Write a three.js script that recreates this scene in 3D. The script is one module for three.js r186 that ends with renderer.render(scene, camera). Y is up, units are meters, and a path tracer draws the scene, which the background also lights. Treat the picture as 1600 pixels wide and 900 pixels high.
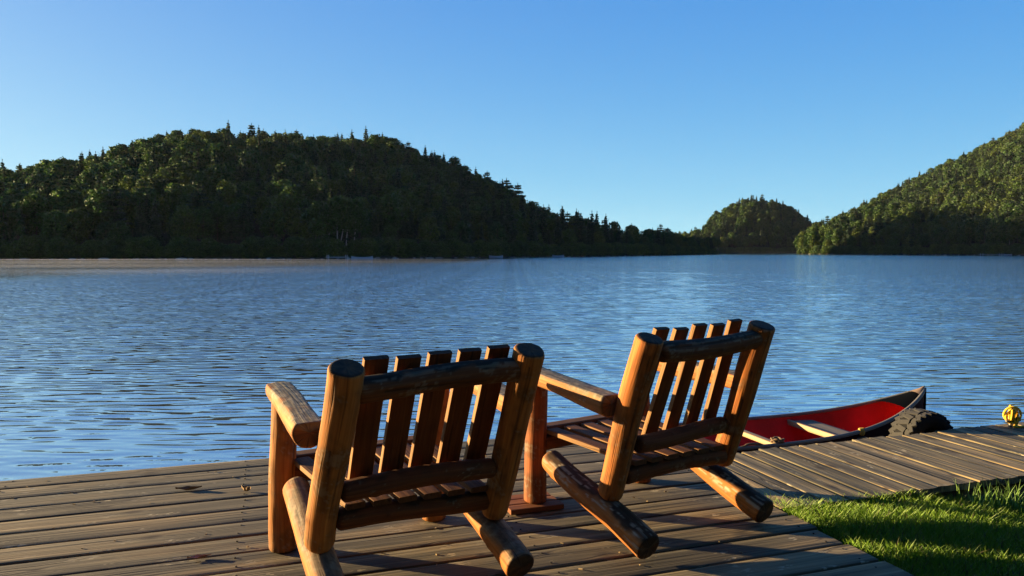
import * as THREE from 'three';
import { mergeGeometries, toCreasedNormals } from 'three/addons/utils/BufferGeometryUtils.js';

// ------------------------------------------------------------------ camera, sky, sun, exposure
const EXPOSURE = 4.5;
const SUN_AZ = THREE.MathUtils.degToRad(-71), SUN_EL = THREE.MathUtils.degToRad(7.8); // azimuth from straight ahead, to the left
const EYE = 1.25, WATER = -0.47;

const scene = new THREE.Scene();
const camera = new THREE.PerspectiveCamera(43.19, 16 / 9, 0.05, 6000);
camera.position.set(0, EYE, 0);
camera.rotation.x = -THREE.MathUtils.degToRad(2.92);

const sunDir = new THREE.Vector3(Math.cos(SUN_EL) * Math.sin(SUN_AZ), Math.sin(SUN_EL), -Math.cos(SUN_EL) * Math.cos(SUN_AZ));
{
  const W = 512, H = 256, d = new Float32Array(W * H * 4);
  for (let r = 0; r < H; r++) {
    const up = ((r + 0.5) / H - 0.5) * Math.PI, e = Math.max(0, up) * 180 / Math.PI;
    for (let c = 0; c < W; c++) {
      const a = ((c + 0.5) / W - 0.5) * 2 * Math.PI;
      const x = Math.cos(a) * Math.cos(up), y = Math.sin(up), z = Math.sin(a) * Math.cos(up);
      const cs = Math.min(1, Math.max(-1, x * sunDir.x + y * sunDir.y + z * sunDir.z)), ang = Math.acos(cs) * 180 / Math.PI;
      const ex = (k) => Math.exp(-e / k);
      let R = 0.034 + 0.36 * ex(8.5), G = 0.185 + 0.60 * ex(12.4), B = 0.46 + 0.46 * ex(48);
      const g = Math.exp(-ang / 26), l = Math.exp(-e / 16);
      R += g * (0.30 + 0.95 * l); G += g * (0.32 + 0.80 * l); B += g * (0.28 + 0.28 * l);
      const i = (r * W + c) * 4;
      d[i] = R / EXPOSURE; d[i + 1] = G / EXPOSURE; d[i + 2] = B / EXPOSURE; d[i + 3] = 1;
    }
  }
  const t = new THREE.DataTexture(d, W, H, THREE.RGBAFormat, THREE.FloatType);
  t.mapping = THREE.EquirectangularReflectionMapping; t.magFilter = t.minFilter = THREE.LinearFilter; t.wrapS = THREE.RepeatWrapping; t.needsUpdate = true;
  scene.background = t; scene.environment = t;
}
const sun = new THREE.DirectionalLight(new THREE.Color().setRGB(1, 0.72, 0.37), 5);
sun.position.copy(sunDir).multiplyScalar(60); sun.target.position.set(0, 0, -4);
sun.castShadow = true; sun.shadow.radius = 1; sun.shadow.mapSize.set(4096, 4096);
Object.assign(sun.shadow.camera, { left: -60, right: 60, top: 30, bottom: -30, near: 1, far: 400 });
scene.add(sun, sun.target);
const renderer = new THREE.WebGLRenderer({ antialias: true });
renderer.toneMapping = THREE.LinearToneMapping; renderer.toneMappingExposure = EXPOSURE; renderer.shadowMap.enabled = true;
scene.fog = new THREE.FogExp2(new THREE.Color(0.75, 0.85, 0.95), 0.00003);

// ------------------------------------------------------------------ helpers
function rng(seed) { let s = seed >>> 0; return () => { s = (s + 0x6d2b79f5) | 0; let t = Math.imul(s ^ (s >>> 15), 1 | s); t = (t + Math.imul(t ^ (t >>> 7), 61 | t)) ^ t; return ((t ^ (t >>> 14)) >>> 0) / 4294967296; }; }
const h3 = (x, y, z) => { let h = Math.imul(x | 0, 374761393) ^ Math.imul(y | 0, 668265263) ^ Math.imul(z | 0, 1274126177); h = Math.imul(h ^ (h >>> 13), 1274126177); return ((h ^ (h >>> 16)) >>> 0) / 4294967296; };
const fade = (t) => t * t * (3 - 2 * t), lerp = (a, b, t) => a + (b - a) * t, clamp = (x, a = 0, b = 1) => Math.min(b, Math.max(a, x));
const sstep = (a, b, x) => fade(clamp((x - a) / (b - a)));
function n3(x, y, z) {
  const X = Math.floor(x), Y = Math.floor(y), Z = Math.floor(z), u = fade(x - X), v = fade(y - Y), w = fade(z - Z);
  const f = (k) => lerp(lerp(h3(X, Y, k), h3(X + 1, Y, k), u), lerp(h3(X, Y + 1, k), h3(X + 1, Y + 1, k), u), v);
  return lerp(f(Z), f(Z + 1), w);
}
const fbm3 = (x, y, z, o = 3) => { let s = 0, a = 0.5, t = 0; for (let i = 0; i < o; i++) { s += a * n3(x, y, z); t += a; a *= 0.5; x = x * 2.03 + 17; y = y * 2.03 + 5; z = z * 2.03 + 9; } return s / t; };
const md = (a, n) => ((a % n) + n) % n;
function tn(x, y, px, py, s) { // tileable value noise
  const X = Math.floor(x), Y = Math.floor(y), u = fade(x - X), v = fade(y - Y), a = md(X, px), b = md(X + 1, px), c = md(Y, py), d = md(Y + 1, py);
  return lerp(lerp(h3(a, c, s), h3(b, c, s), u), lerp(h3(a, d, s), h3(b, d, s), u), v);
}
function tfbm(x, y, px, py, s, o) { let r = 0, a = 0.5, t = 0; for (let i = 0; i < o; i++) { r += a * tn(x * px, y * py, px, py, s + i); t += a; a *= 0.55; px *= 2; py *= 2; } return r / t; }
function dataTex(w, h, n, fill, srgb) {
  const d = new Uint8Array(w * h * 4), o = [0, 0, 0];
  for (let y = 0; y < h; y++) for (let x = 0; x < w; x++) { fill(x / w, y / h, o); const i = (y * w + x) * 4; for (let k = 0; k < 3; k++) d[i + k] = clamp(n === 1 ? o[0] : o[k]) * 255; d[i + 3] = 255; }
  const t = new THREE.DataTexture(d, w, h); t.wrapS = t.wrapT = THREE.RepeatWrapping; t.magFilter = THREE.LinearFilter; t.minFilter = THREE.LinearMipmapLinearFilter; t.generateMipmaps = true;
  if (srgb) t.colorSpace = THREE.SRGBColorSpace; t.needsUpdate = true; return t;
}
const lin = (r, g, b) => new THREE.Color().setRGB(r, g, b);
const std = (o) => new THREE.MeshStandardMaterial(o);
const V = (x, y, z) => new THREE.Vector3(x, y, z);
const taken = {};
function numbered(n) { const k = taken[n] = (taken[n] ?? -1) + 1; return k ? `${n}_${String(k).padStart(3, '0')}` : n; }
function thing(name, label, category, pos = [0, 0, 0], turn = 0, group) {
  const o = new THREE.Group(); o.name = numbered(name); o.position.set(...pos); o.rotation.y = turn; scene.add(o); o.userData = { label, category }; if (group) o.userData.group = group; return o;
}
function part(name, geo, mat, parent, label) { const m = new THREE.Mesh(geo, mat); m.name = name; parent.add(m); if (label) m.userData.label = label; return m; }
function struct(name, geo, mat, label) { const m = new THREE.Mesh(geo, mat); m.name = numbered(name); m.userData = { kind: 'structure' }; if (label) m.userData.label = label; scene.add(m); return m; }
function solo(name, label, category, geo, mat, pos, group) { const m = new THREE.Mesh(geo, mat); m.name = numbered(name); m.userData = { label, category }; if (group) m.userData.group = group; if (pos) m.position.set(...pos); scene.add(m); return m; }
function geoOf(pos, idx, uv, col, csize = 3) {
  const g = new THREE.BufferGeometry(); g.setAttribute('position', new THREE.Float32BufferAttribute(pos, 3)); if (idx) g.setIndex(idx);
  if (uv) g.setAttribute('uv', new THREE.Float32BufferAttribute(uv, 2)); if (col) g.setAttribute('color', new THREE.Float32BufferAttribute(col, csize)); return g;
}
// the wooden platforms run at this angle to the view; q is measured along the deck planks, p across them towards the lake
const TURN = THREE.MathUtils.degToRad(18.5), CA = Math.cos(TURN), SA = Math.sin(TURN);
const toQ = (x, z) => CA * x - SA * z, toP = (x, z) => -SA * x - CA * z;

// ------------------------------------------------------------------ textures
const KN = (() => { const r = rng(5), a = []; for (let i = 0; i < 46; i++) a.push([r(), r(), 0.0025 + r() * 0.004, r()]); return a; })();
const SC = (() => { const r = rng(15), a = []; for (let i = 0; i < 170; i++) a.push([r(), r(), 0.005 + r() * 0.014, 0.0015 + r() * 0.004, r() * 0.5 - 0.25, 0.25 + r() * 0.75]); return a; })();
const wrapd = (d) => d - Math.round(d);
function deckField(x, y) { // x along 4 m, y across 1.2 m
  let wy = y + 0.010 * (tfbm(x, y, 3, 4, 1, 3) - 0.5), knot = 0;
  for (const [kx, ky, kr, kk] of KN) {
    const dx = wrapd(x - kx) * 4, dy = wrapd(y - ky) * 1.2; if (Math.abs(dx) > 0.25 || Math.abs(dy) > 0.1) continue;
    const dd = Math.hypot(dx * 0.55, dy), r = kr * 4; wy += Math.sign(dy) * 0.012 * Math.exp(-(dd * dd) / (r * r * 3)); if (dd < r * 1.5) knot = Math.max(knot, 1 - dd / (r * 1.5));
  }
  const g1 = tfbm(x, wy, 5, 70, 20, 4), g2 = tfbm(x, wy, 12, 300, 40, 2), big = tfbm(x, y, 6, 9, 60, 3);
  const cr = tfbm(x, wy, 6, 110, 80, 3), crack = sstep(0.74, 0.80, cr);
  let scuff = 0;
  for (const [sx, sy, sl, sw, sa, sk] of SC) {
    const dx = wrapd(x - sx) * 4, dy = wrapd(y - sy) * 1.2; if (Math.abs(dx) > 0.15 || Math.abs(dy) > 0.15) continue;
    const c = Math.cos(sa), s = Math.sin(sa), a = (dx * c + dy * s) / (sl * 4), b = (-dx * s + dy * c) / (sw * 4), q = 1 - (a * a + b * b);
    if (q > 0) scuff = Math.max(scuff, Math.sqrt(q) * sk * sstep(0.45, 0.62, tn(x * 260, y * 200, 260, 200, 7)));
  }
  return { g1, g2, big, crack, knot, scuff };
}
const DT = 2048, DH = 1024, deckCache = new Float32Array(DT * DH);
const deckTex = dataTex(DT, DH, 3, (x, y, o) => {
  const f = deckField(x, y);
  let v = 0.53 + 0.36 * (f.g1 - 0.5) + 0.30 * (f.g2 - 0.5) + 0.50 * (f.big - 0.5);
  let r = v * 1.04, g = v * 0.97, b = v * 0.83; const warm = sstep(0.45, 0.7, f.big); r += 0.035 * warm; b -= 0.035 * warm;
  r = lerp(r, 0.20, f.knot * 0.8); g = lerp(g, 0.15, f.knot * 0.8); b = lerp(b, 0.11, f.knot * 0.8);
  r *= 1 - 0.72 * f.crack; g *= 1 - 0.74 * f.crack; b *= 1 - 0.74 * f.crack;
  r = lerp(r, 0.95, f.scuff); g = lerp(g, 0.91, f.scuff); b = lerp(b, 0.84, f.scuff);
  o[0] = r; o[1] = g; o[2] = b; deckCache[Math.round(y * DH) * DT + Math.round(x * DT)] = 0.5 + 0.55 * (f.g1 - 0.5) + 0.4 * (f.g2 - 0.5) - 0.45 * f.crack + 0.12 * f.scuff;
}, true);
const deckBump = dataTex(DT, DH, 1, (x, y, o) => { o[0] = deckCache[Math.round(y * DH) * DT + Math.round(x * DT)]; });
const grainTex = dataTex(1024, 512, 3, (x, y, o) => { // multiplies the log colours
  const w = y + 0.03 * (tfbm(x, y, 3, 3, 11, 3) - 0.5), a = tfbm(x, w, 4, 22, 3, 4), b = tfbm(x, w, 8, 90, 9, 2), c = sstep(0.71, 0.78, tfbm(x, w, 3, 34, 33, 3));
  const v = (0.87 + 0.22 * (a - 0.5) + 0.18 * (b - 0.5)) * (1 - 0.2 * c); o[0] = v; o[1] = v * (0.97 + 0.06 * a); o[2] = v * 0.97;
}, true);
const grainBump = dataTex(1024, 512, 1, (x, y, o) => { const w = y + 0.03 * (tfbm(x, y, 3, 3, 11, 3) - 0.5); o[0] = 0.5 + 0.6 * (tfbm(x, w, 4, 22, 3, 4) - 0.5) + 0.4 * (tfbm(x, w, 8, 90, 9, 2) - 0.5) - 0.4 * sstep(0.71, 0.78, tfbm(x, w, 3, 34, 33, 3)); });
const speckTex = dataTex(512, 512, 3, (x, y, o) => { const a = tfbm(x, y, 6, 6, 3, 4), s = sstep(0.78, 0.9, tn(x * 160, y * 160, 160, 160, 8)) * sstep(0.4, 0.65, tfbm(x, y, 5, 5, 30, 2)); const v = 0.78 + 0.4 * (a - 0.5); o[0] = v + 0.1 * s; o[1] = v + 0.9 * s * 0.2; o[2] = o[1]; }, true);
// small ripples on the lake, 3 m to the tile
const RIPK = 0.042;
const RIP = (() => { const r = rng(77), a = []; for (let i = 0; i < 46; i++) { const kx = Math.round((r() - 0.5) * 12), ky = Math.round(7 + r() * 26); a.push([kx, ky, r() * 6.283, 1 / Math.pow(Math.hypot(kx, ky), 1.1)]); } return a; })();
const ripTex = dataTex(1024, 1024, 3, (x, y, o) => { // normals of the small ripples
  let sx = 0, sy = 0; for (const [kx, ky, ph, am] of RIP) { const c = am * Math.cos(6.28318 * (kx * x + ky * y) + ph); sx += kx * c; sy += ky * c; }
  sx *= RIPK; sy *= RIPK; const l = 1 / Math.hypot(sx, sy, 1); o[0] = 0.5 - 0.5 * sx * l; o[1] = 0.5 - 0.5 * sy * l; o[2] = 0.5 + 0.5 * l;
});

// ------------------------------------------------------------------ materials
const deckMats = [[1, 1, 1], [0.78, 0.80, 0.84], [1.12, 1.06, 0.98], [0.92, 0.86, 0.8]].map((c) => std({ map: deckTex, bumpMap: deckBump, bumpScale: 0.004, roughness: 0.86, color: lin(c[0] * 0.325, c[1] * 0.325, c[2] * 0.270) }));
const dockMats = [[1, 1, 0.96], [0.84, 0.86, 0.84], [1.12, 1.08, 1.0]].map((c) => std({ map: deckTex, bumpMap: deckBump, bumpScale: 0.005, roughness: 0.9, color: lin(c[0] * 0.47, c[1] * 0.455, c[2] * 0.37) }));
const logMat = new THREE.MeshPhysicalMaterial({ map: grainTex, bumpMap: grainBump, bumpScale: 0.0025, roughness: 0.74, specularIntensity: 0.35, vertexColors: true });
const beamMat = std({ map: grainTex, bumpMap: grainBump, bumpScale: 0.004, roughness: 0.85, color: lin(0.11, 0.062, 0.03) });

// ------------------------------------------------------------------ lake
{
  const r = rng(31), comps = [];
  for (let i = 0; i < 56; i++) {
    const L = 0.24 * Math.pow(14, Math.pow(r(), 1.5)), sp = (r() + r() + r() - 1.5) * (i % 4 ? 0.34 : 0.8), k = 6.28318 / L;
    comps.push([Math.sin(sp + 0.03) * k, Math.cos(sp + 0.03) * k, r() * 6.283, 0.0085 * Math.pow(Math.min(L, 1.2), 0.1) / k * (L > 1 ? 0.55 : 1), L]);
  }
  // the water in the lee of the left hill lies calmer: above 1 there
  const lee = (x, D) => { const b = x / D * 1137 + 800; return D / lerp(41, 104, clamp(b / 760)) * (1 - 0.6 * sstep(680, 900, b)); };
  const pos = [], idx = [], uv = [], NC = 400, A0 = -56, A1 = 54; let rr = 3.2, rows = 0;
  while (rr < 2400) {
    const dr = rr * (rr < 60 ? 0.004 : rr < 700 ? 0.010 : 0.06);
    for (let c = 0; c <= NC; c++) {
      const a = THREE.MathUtils.degToRad(A0 + (A1 - A0) * c / NC), x = rr * Math.sin(a), z = -rr * Math.cos(a);
      const calm = 0.28 + 0.72 * sstep(5, 30, rr), gust = (0.6 + 0.4 * sstep(5, 26, rr)) * (1 - 0.8 * sstep(70, 240, rr)) * (1 - 0.7 * sstep(0.9, 1.25, lee(x, -z))) * (0.62 + 0.76 * fbm3(x * 0.16 + 3, z * 0.42, 1.5, 3)); let h = 0, ms = 0;
      for (const [kx, kz, ph, am, L] of comps) { const f = clamp((L / dr - 2.6) / 2.6) * (L < 0.7 ? calm : 1); const miss = 1 - clamp((L / dr - 2.6) / 2.6); ms += miss * miss; if (f > 0) h += f * am * Math.sin(kx * x + kz * z + ph + 0.5 * Math.sin(x * 0.31 + z * 0.2)); }
      pos.push(x, h * gust, z); uv.push(x / 3, -z / 3);
    }
    rows++; rr += dr;
  }
  const BAND = [7, 10, 15, 22, 34], sets = BAND.map(() => []); sets.push([]); // calm by the deck, more ruffled further out
  for (let i = 0; i < rows - 1; i++) for (let c = 0; c < NC; c++) { const a = i * (NC + 1) + c, b = a + NC + 1, x = pos[a * 3], z = pos[a * 3 + 2], d = Math.hypot(x, z) * (0.8 + 0.5 * fbm3(x * 0.35, z * 0.9, 6, 2) + 0.3 * (h3(i, c, 3) - 0.5)); let k = 0; while (k < BAND.length && d > BAND[k]) k++; const l = lee(x, -z) + 0.35 * (fbm3(x * 0.06, z * 0.15, 8, 2) - 0.5) + 0.12 * (h3(i, c, 4) - 0.5); if (l > 0.98) k = Math.min(k, l > 1.22 ? 1 : l > 1.1 ? 2 : 3); sets[k].push(a, a + 1, b, b, a + 1, b + 1); }
  const g = geoOf(pos, idx, uv); let at0 = 0; sets.forEach((l, k) => { g.addGroup(at0, l.length, k); at0 += l.length; for (const v of l) idx.push(v); }); g.setIndex(idx); g.computeVertexNormals();
  const m = [0.22, 0.34, 0.5, 0.68, 0.84, 1].map((k) => new THREE.MeshPhysicalMaterial({ color: lin(0.52, 0.61, 0.62), metalness: 0.9, roughness: 0.06, ior: 1.333, normalMap: ripTex, normalScale: new THREE.Vector2(k, k) }));
  const w = struct('lake', g, m); w.position.y = WATER;
}

// ------------------------------------------------------------------ hills: each is given by its shore, its ridge and its skyline seen from the deck
const interp = (t, x, k) => { if (x <= t[0][0]) return t[0][k]; for (let i = 1; i < t.length; i++) if (x <= t[i][0]) return lerp(t[i - 1][k], t[i][k], (x - t[i - 1][0]) / (t[i][0] - t[i - 1][0])); return t[t.length - 1][k]; };
const TH = 9; // how far the tree tops rise over the ground
// bearing (1137 x the tangent, + 800), shore distance, ridge distance, skyline height in the same units above eye level
const leftHill = [[-3400, 34, 90, 8], [-2000, 62, 140, 22], [-1200, 190, 240, 50], [-800, 185, 240, 205], [-300, 152, 240, 150], [0, 145, 250, 116], [60, 146, 255, 128], [130, 147, 262, 141], [200, 148, 270, 158], [240, 149, 275, 174], [300, 150, 285, 185], [450, 154, 300, 183], [500, 156, 300, 181], [550, 159, 300, 178], [600, 163, 300, 169], [650, 170, 298, 154], [700, 178, 294, 133], [740, 184, 290, 117], [780, 190, 286, 101], [800, 194, 284, 90], [830, 200, 282, 60], [870, 210, 280, 47], [900, 217, 280, 41], [930, 225, 282, 36], [980, 248, 292, 29], [1015, 264, 305, 25], [1050, 290, 322, 21], [1080, 318, 342, 15], [1105, 345, 362, 5], [1122, 362, 366, -5]];
const rightHill = [[1246, 396, 398, 1], [1252, 394, 406, 13], [1262, 390, 416, 39], [1290, 378, 440, 51], [1330, 360, 465, 66], [1360, 348, 475, 81], [1400, 332, 482, 101], [1440, 318, 486, 116], [1480, 304, 488, 141], [1520, 292, 488, 156], [1560, 280, 486, 179], [1600, 268, 482, 203], [1700, 240, 470, 236], [2000, 182, 420, 270], [2700, 110, 300, 270], [3600, 70, 200, 200]];
const midHill = [[1030, 560, 575, -4], [1060, 558, 590, 3], [1085, 556, 610, 18], [1100, 555, 620, 34], [1120, 555, 625, 56], [1150, 555, 630, 69], [1180, 555, 632, 77], [1210, 555, 632, 75], [1235, 556, 628, 64], [1262, 557, 622, 43], [1300, 560, 610, 24], [1340, 566, 600, 8]];
const farHill = [[960, 1000, 1080, 14], [1040, 1000, 1090, 24], [1075, 1000, 1090, 35], [1090, 1000, 1090, 31], [1130, 1000, 1090, 24], [1240, 1000, 1090, 36], [1262, 1000, 1090, 33], [1400, 1000, 1080, 20]];
function groundOf(hill, px, D, th = TH) {
  const Ds = interp(hill, px, 1), Dr = interp(hill, px, 2), sk = interp(hill, px, 3), H = Math.max(0.8, EYE + sk / 1137 * Dr - th * Math.min(1, Math.max(0.25, (sk + 6) / 40)));
  const t = (D - Ds) / (Dr - Ds);
  let y = t < 0 ? t * 3 : t < 1 ? lerp(0.1, H, Math.pow(t, 0.92)) : H * (1 - 0.7 * sstep(0, 1, (D - Dr - 50) / 200));
  if (hill === leftHill && t > 1 && px > -900) y = Math.max(y, EYE + sk / 1137 * Math.min(D, Dr + 150) - 14 - 60 * sstep(115, 185, D - Dr));
  const x = (px - 800) / 1137 * D; if (t > 0) y += (fbm3(x * 0.03, D * 0.03, 4, 3) - 0.5) * 7 * Math.min(1, t * 3);
  return t < 0 ? Math.max(WATER - 1.5, WATER + 0.05 + t * 6) : Math.max(WATER + 0.05 + 0.6 * Math.min(1, t * 12), y);
}
const soilMat = std({ color: lin(0.016, 0.019, 0.010), roughness: 1 });
function hillMesh(hill, back) {
  const pos = [], idx = [], x0 = hill[0][0], x1 = hill[hill.length - 1][0], N = Math.round((x1 - x0) / 12), M = 40;
  for (let i = 0; i <= N; i++) {
    const px = lerp(x0, x1, i / N), Ds = interp(hill, px, 1), Dr = interp(hill, px, 2);
    for (let j = 0; j <= M; j++) { const t = j / M, D = t < 0.7 ? lerp(Ds - 3, Dr, t / 0.7) : lerp(Dr, Dr + back, (t - 0.7) / 0.3); pos.push((px - 800) / 1137 * D, groundOf(hill, px, D), -D); }
  }
  for (let i = 0; i < N; i++) for (let j = 0; j < M; j++) { const a = i * (M + 1) + j, b = a + M + 1; idx.push(a, b, a + 1, b, b + 1, a + 1); }
  const g = geoOf(pos, idx); g.computeVertexNormals(); return struct('hill', g, soilMat);
}
hillMesh(leftHill, 260); hillMesh(rightHill, 160); hillMesh(midHill, 120); hillMesh(farHill, 150);

// ------------------------------------------------------------------ trees
function crownGeo(seed, kind) {
  const r = rng(seed), pos = [], nor = [], col = [];
  const gauss = () => (r() + r() + r() - 1.5) * 1.15;
  const card = (c, out, s, tint, wide = 1) => {
    const a = V(gauss(), gauss() * 0.7, gauss()).normalize(), b = V(gauss(), gauss(), gauss()); b.addScaledVector(a, -b.dot(a)).normalize();
    const n = out.clone().multiplyScalar(0.9).add(V(gauss(), gauss(), gauss()).multiplyScalar(0.5)).normalize();
    const k = [[-0.5, -0.35], [0.55, -0.25], [0.35, 0.5], [-0.35, 0.45]].map(([u, v]) => c.clone().addScaledVector(a, u * s * wide * (0.8 + 0.4 * r())).addScaledVector(b, v * s * (0.8 + 0.4 * r())));
    for (const i of [0, 1, 2, 0, 2, 3]) { pos.push(k[i].x, k[i].y, k[i].z); nor.push(n.x, n.y, n.z); col.push(tint[0], tint[1], tint[2]); }
  };
  if (kind === 'broad' || kind === 'slim') {
    const R = kind === 'slim' ? 2.3 : 3.4, Y0 = kind === 'slim' ? 3.2 : 2.4, Y1 = 12.2, lobes = [];
    const nl = kind === 'slim' ? 26 : 30;
    for (let i = 0; i < nl; i++) {
      const v = Math.pow((i + r()) / nl, 0.9), a = i * 2.39996 + r() * 0.8, prof = Math.pow(Math.sin(Math.PI * Math.min(1, 0.16 + v * 0.80)), 0.75), rad = R * prof * (0.62 + 0.42 * r());
      lobes.push([V(Math.cos(a) * rad, lerp(Y0 + 0.6, Y1 - 0.8, v), Math.sin(a) * rad), 0.9 + r() * 0.75, 0.72 + r() * 0.5]);
    }
    lobes.push([V(0.2, Y1 - 1, 0.1), 1.1, 1]);
    for (const [c, s, tn_] of lobes) for (let k = 0; k < 74; k++) {
      const d = V(gauss(), gauss() + 0.25, gauss()).normalize(), q = c.clone().addScaledVector(d, s * (0.55 + 0.5 * r())).add(V(gauss() * 0.12, gauss() * 0.12, gauss() * 0.12));
      const out = V(q.x * 0.5, (q.y - 6.5) * 0.35, q.z * 0.5).normalize().multiplyScalar(0.6).add(d).normalize(), t = tn_ * (0.82 + 0.36 * r());
      card(q, out, 0.30 + r() * 0.28, [t * (0.95 + r() * 0.12), t, t * (0.9 + r() * 0.15)]);
    }
  } else {
    const pine = kind === 'pine', Y0 = pine ? 3.5 : 1.0, Y1 = 13.5, R = pine ? 2.9 : 2.2, tiers = pine ? 13 : 20;
    for (let i = 0; i < tiers; i++) {
      const v = (i + (pine ? r() * 0.5 : 0)) / tiers, y = lerp(Y0, Y1 - 0.5, v), len0 = pine ? R * Math.pow(1 - v, 0.55) * (0.75 + 0.5 * r()) + 0.25 : R * Math.pow(1 - v, 0.85) + 0.15, nb = pine ? 5 : Math.max(5, Math.round(11 * (1 - v)));
      for (let b = 0; b < nb; b++) {
        const a = b / nb * 6.283 + i * 1.7 + r() * 0.6, len = len0 * (0.72 + 0.45 * r()), dr = pine ? 0.12 : -0.28, steps = Math.max(3, Math.round(len * (pine ? 7 : 7))), tt = 0.75 + r() * 0.45;
        for (let s = 0; s < steps; s++) {
          const f = (s + 0.4 + r() * 0.5) / steps, q = V(Math.cos(a) * len * f, y + dr * len * f * (pine ? 1 - f * 0.6 : f + 0.4), Math.sin(a) * len * f);
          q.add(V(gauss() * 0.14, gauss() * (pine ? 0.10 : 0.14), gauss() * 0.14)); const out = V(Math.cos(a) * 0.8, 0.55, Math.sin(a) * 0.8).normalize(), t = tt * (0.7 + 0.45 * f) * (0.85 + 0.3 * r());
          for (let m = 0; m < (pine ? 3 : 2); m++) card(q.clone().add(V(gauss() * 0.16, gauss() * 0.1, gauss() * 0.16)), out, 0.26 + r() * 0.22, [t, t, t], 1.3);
        }
      }
    }
    for (let k = 0; k < 14; k++) card(V(gauss() * 0.06, Y1 - 0.9 + k * 0.075, gauss() * 0.06), V(0, 1, 0), 0.24, [1, 1, 1]);
  }
  const g = new THREE.BufferGeometry(); g.setAttribute('position', new THREE.Float32BufferAttribute(pos, 3)); g.setAttribute('normal', new THREE.Float32BufferAttribute(nor, 3)); g.setAttribute('color', new THREE.Float32BufferAttribute(col, 3)); return g;
}
function trunkGeo(seed, h, r0, lean = 0.3) {
  const r = rng(seed), pts = []; let x = 0, z = 0; for (let i = 0; i <= 6; i++) { pts.push(V(x, -0.6 + (h + 0.6) * i / 6, z)); x += (r() - 0.5) * lean; z += (r() - 0.5) * lean; }
  const tube = (p, ra, rb, seg, rad) => { const c = new THREE.CatmullRomCurve3(p), g = new THREE.TubeGeometry(c, seg, 1, rad), a = g.attributes.position, n = g.attributes.normal; for (let i = 0; i < a.count; i++) { const t = Math.floor(i / (rad + 1)) / seg, k = lerp(ra, rb, t) - 1; a.setXYZ(i, a.getX(i) + n.getX(i) * k, a.getY(i) + n.getY(i) * k, a.getZ(i) + n.getZ(i) * k); } return g; };
  const list = [tube(pts, r0, r0 * 0.3, 10, 7)];
  for (let b = 0; b < 5; b++) { const i = 2 + (b % 4), p = pts[i], a = r() * 6.283, l = 0.9 + r() * 1.1; list.push(tube([p.clone(), V(p.x + Math.cos(a) * l * 0.5, p.y + 0.5, p.z + Math.sin(a) * l * 0.5), V(p.x + Math.cos(a) * l, p.y + 1.3, p.z + Math.sin(a) * l)], r0 * 0.32, r0 * 0.12, 4, 5)); }
  return mergeGeometries(list.map((g) => { g.deleteAttribute('uv'); return g.toNonIndexed(); }));
}
const KIND = ['broad', 'broad', 'broad', 'broad', 'slim', 'slim', 'spruce', 'spruce', 'spruce', 'pine', 'pine'];
const CROWN = KIND.map((k, i) => crownGeo(100 + i * 7, k)), TRUNK = KIND.map((k, i) => trunkGeo(300 + i, k === 'broad' || k === 'slim' ? 9.5 : 12.8, 0.19, k === 'spruce' || k === 'pine' ? 0.06 : 0.4));
const leafMat = (r, g, b) => new THREE.MeshPhysicalMaterial({ color: lin(r, g, b), vertexColors: true, roughness: 0.9, specularIntensity: 0.25, transmission: 0.28, thickness: 0, side: THREE.DoubleSide });
const LEAF = { broad: [[0.039, 0.088, 0.015], [0.051, 0.105, 0.017], [0.03, 0.079, 0.018], [0.073, 0.112, 0.017]].map((c) => leafMat(...c)), con: [[0.022, 0.050, 0.019], [0.030, 0.055, 0.019]].map((c) => leafMat(...c)) };
const leafBase = leafMat(1, 1, 1);
const barkMat = std({ color: lin(0.075, 0.06, 0.045), roughness: 1 }), birchMat = std({ color: lin(0.26, 0.25, 0.22), roughness: 0.9 });

const T = []; // every tree: place, kind, size
function plant(hill, seed, step, x0, x1, back, conifer, from = -1e9) {
  const r = rng(seed), pts = [];
  let D0 = 1e9, D1 = 0; for (const p of hill) { D0 = Math.min(D0, p[1]); D1 = Math.max(D1, p[2]); }
  for (let D = D0; D < D1 + back; D += step * 0.9) {
    const px0 = x0, px1 = x1, n = Math.ceil((px1 - px0) / 1137 * D / step);
    for (let i = 0; i < n; i++) {
      const d = D + (r() - 0.5) * step, px = px0 + (i + r()) / n * (px1 - px0), Ds = interp(hill, px, 1), Dr = interp(hill, px, 2), q = r(), s0 = r(), k0 = r();
      if (px < hill[0][0] || px > hill[hill.length - 1][0] || d < Ds + 1.2 || d > Dr + back || d < Dr + from) continue;
      const x = (px - 800) / 1137 * d, y = groundOf(hill, px, d), patch = fbm3(x * 0.035, d * 0.035, seed, 2);
      const con = q < conifer(px, (d - Ds) / (Dr - Ds)) * (0.3 + 1.5 * patch);
      const k = con ? (k0 < 0.72 ? 6 + Math.floor(s0 * 2.99) : 9 + Math.floor(s0 * 1.99)) : (k0 < 0.75 ? Math.floor(s0 * 3.99) : 4 + Math.floor(s0 * 1.99));
      const near = d < Ds + 5, small = Math.min(1, Math.max(0.35, (interp(hill, px, 3) + 8) / 40));
      const s = (0.52 + 0.62 * Math.pow(r(), 1.1)) * (con ? 1.0 : 0.92) * (hill === leftHill && px > 900 ? Math.max(0.62, small) * 0.9 : 1) * (near ? 0.95 : 1) * (Math.abs(d - Dr) < 22 && hill !== midHill ? 0.84 : 1);
      T.push({ x, y, D: d, px, k, s, turn: r() * 6.283, tone: patch * 0.6 + r() * 0.4, hill, sh: d - Ds, rd: Dr - d, v: r() });
    }
  }
}
plant(leftHill, 17, 8, -40, 860, 120, () => 0.3, 26);
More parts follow.
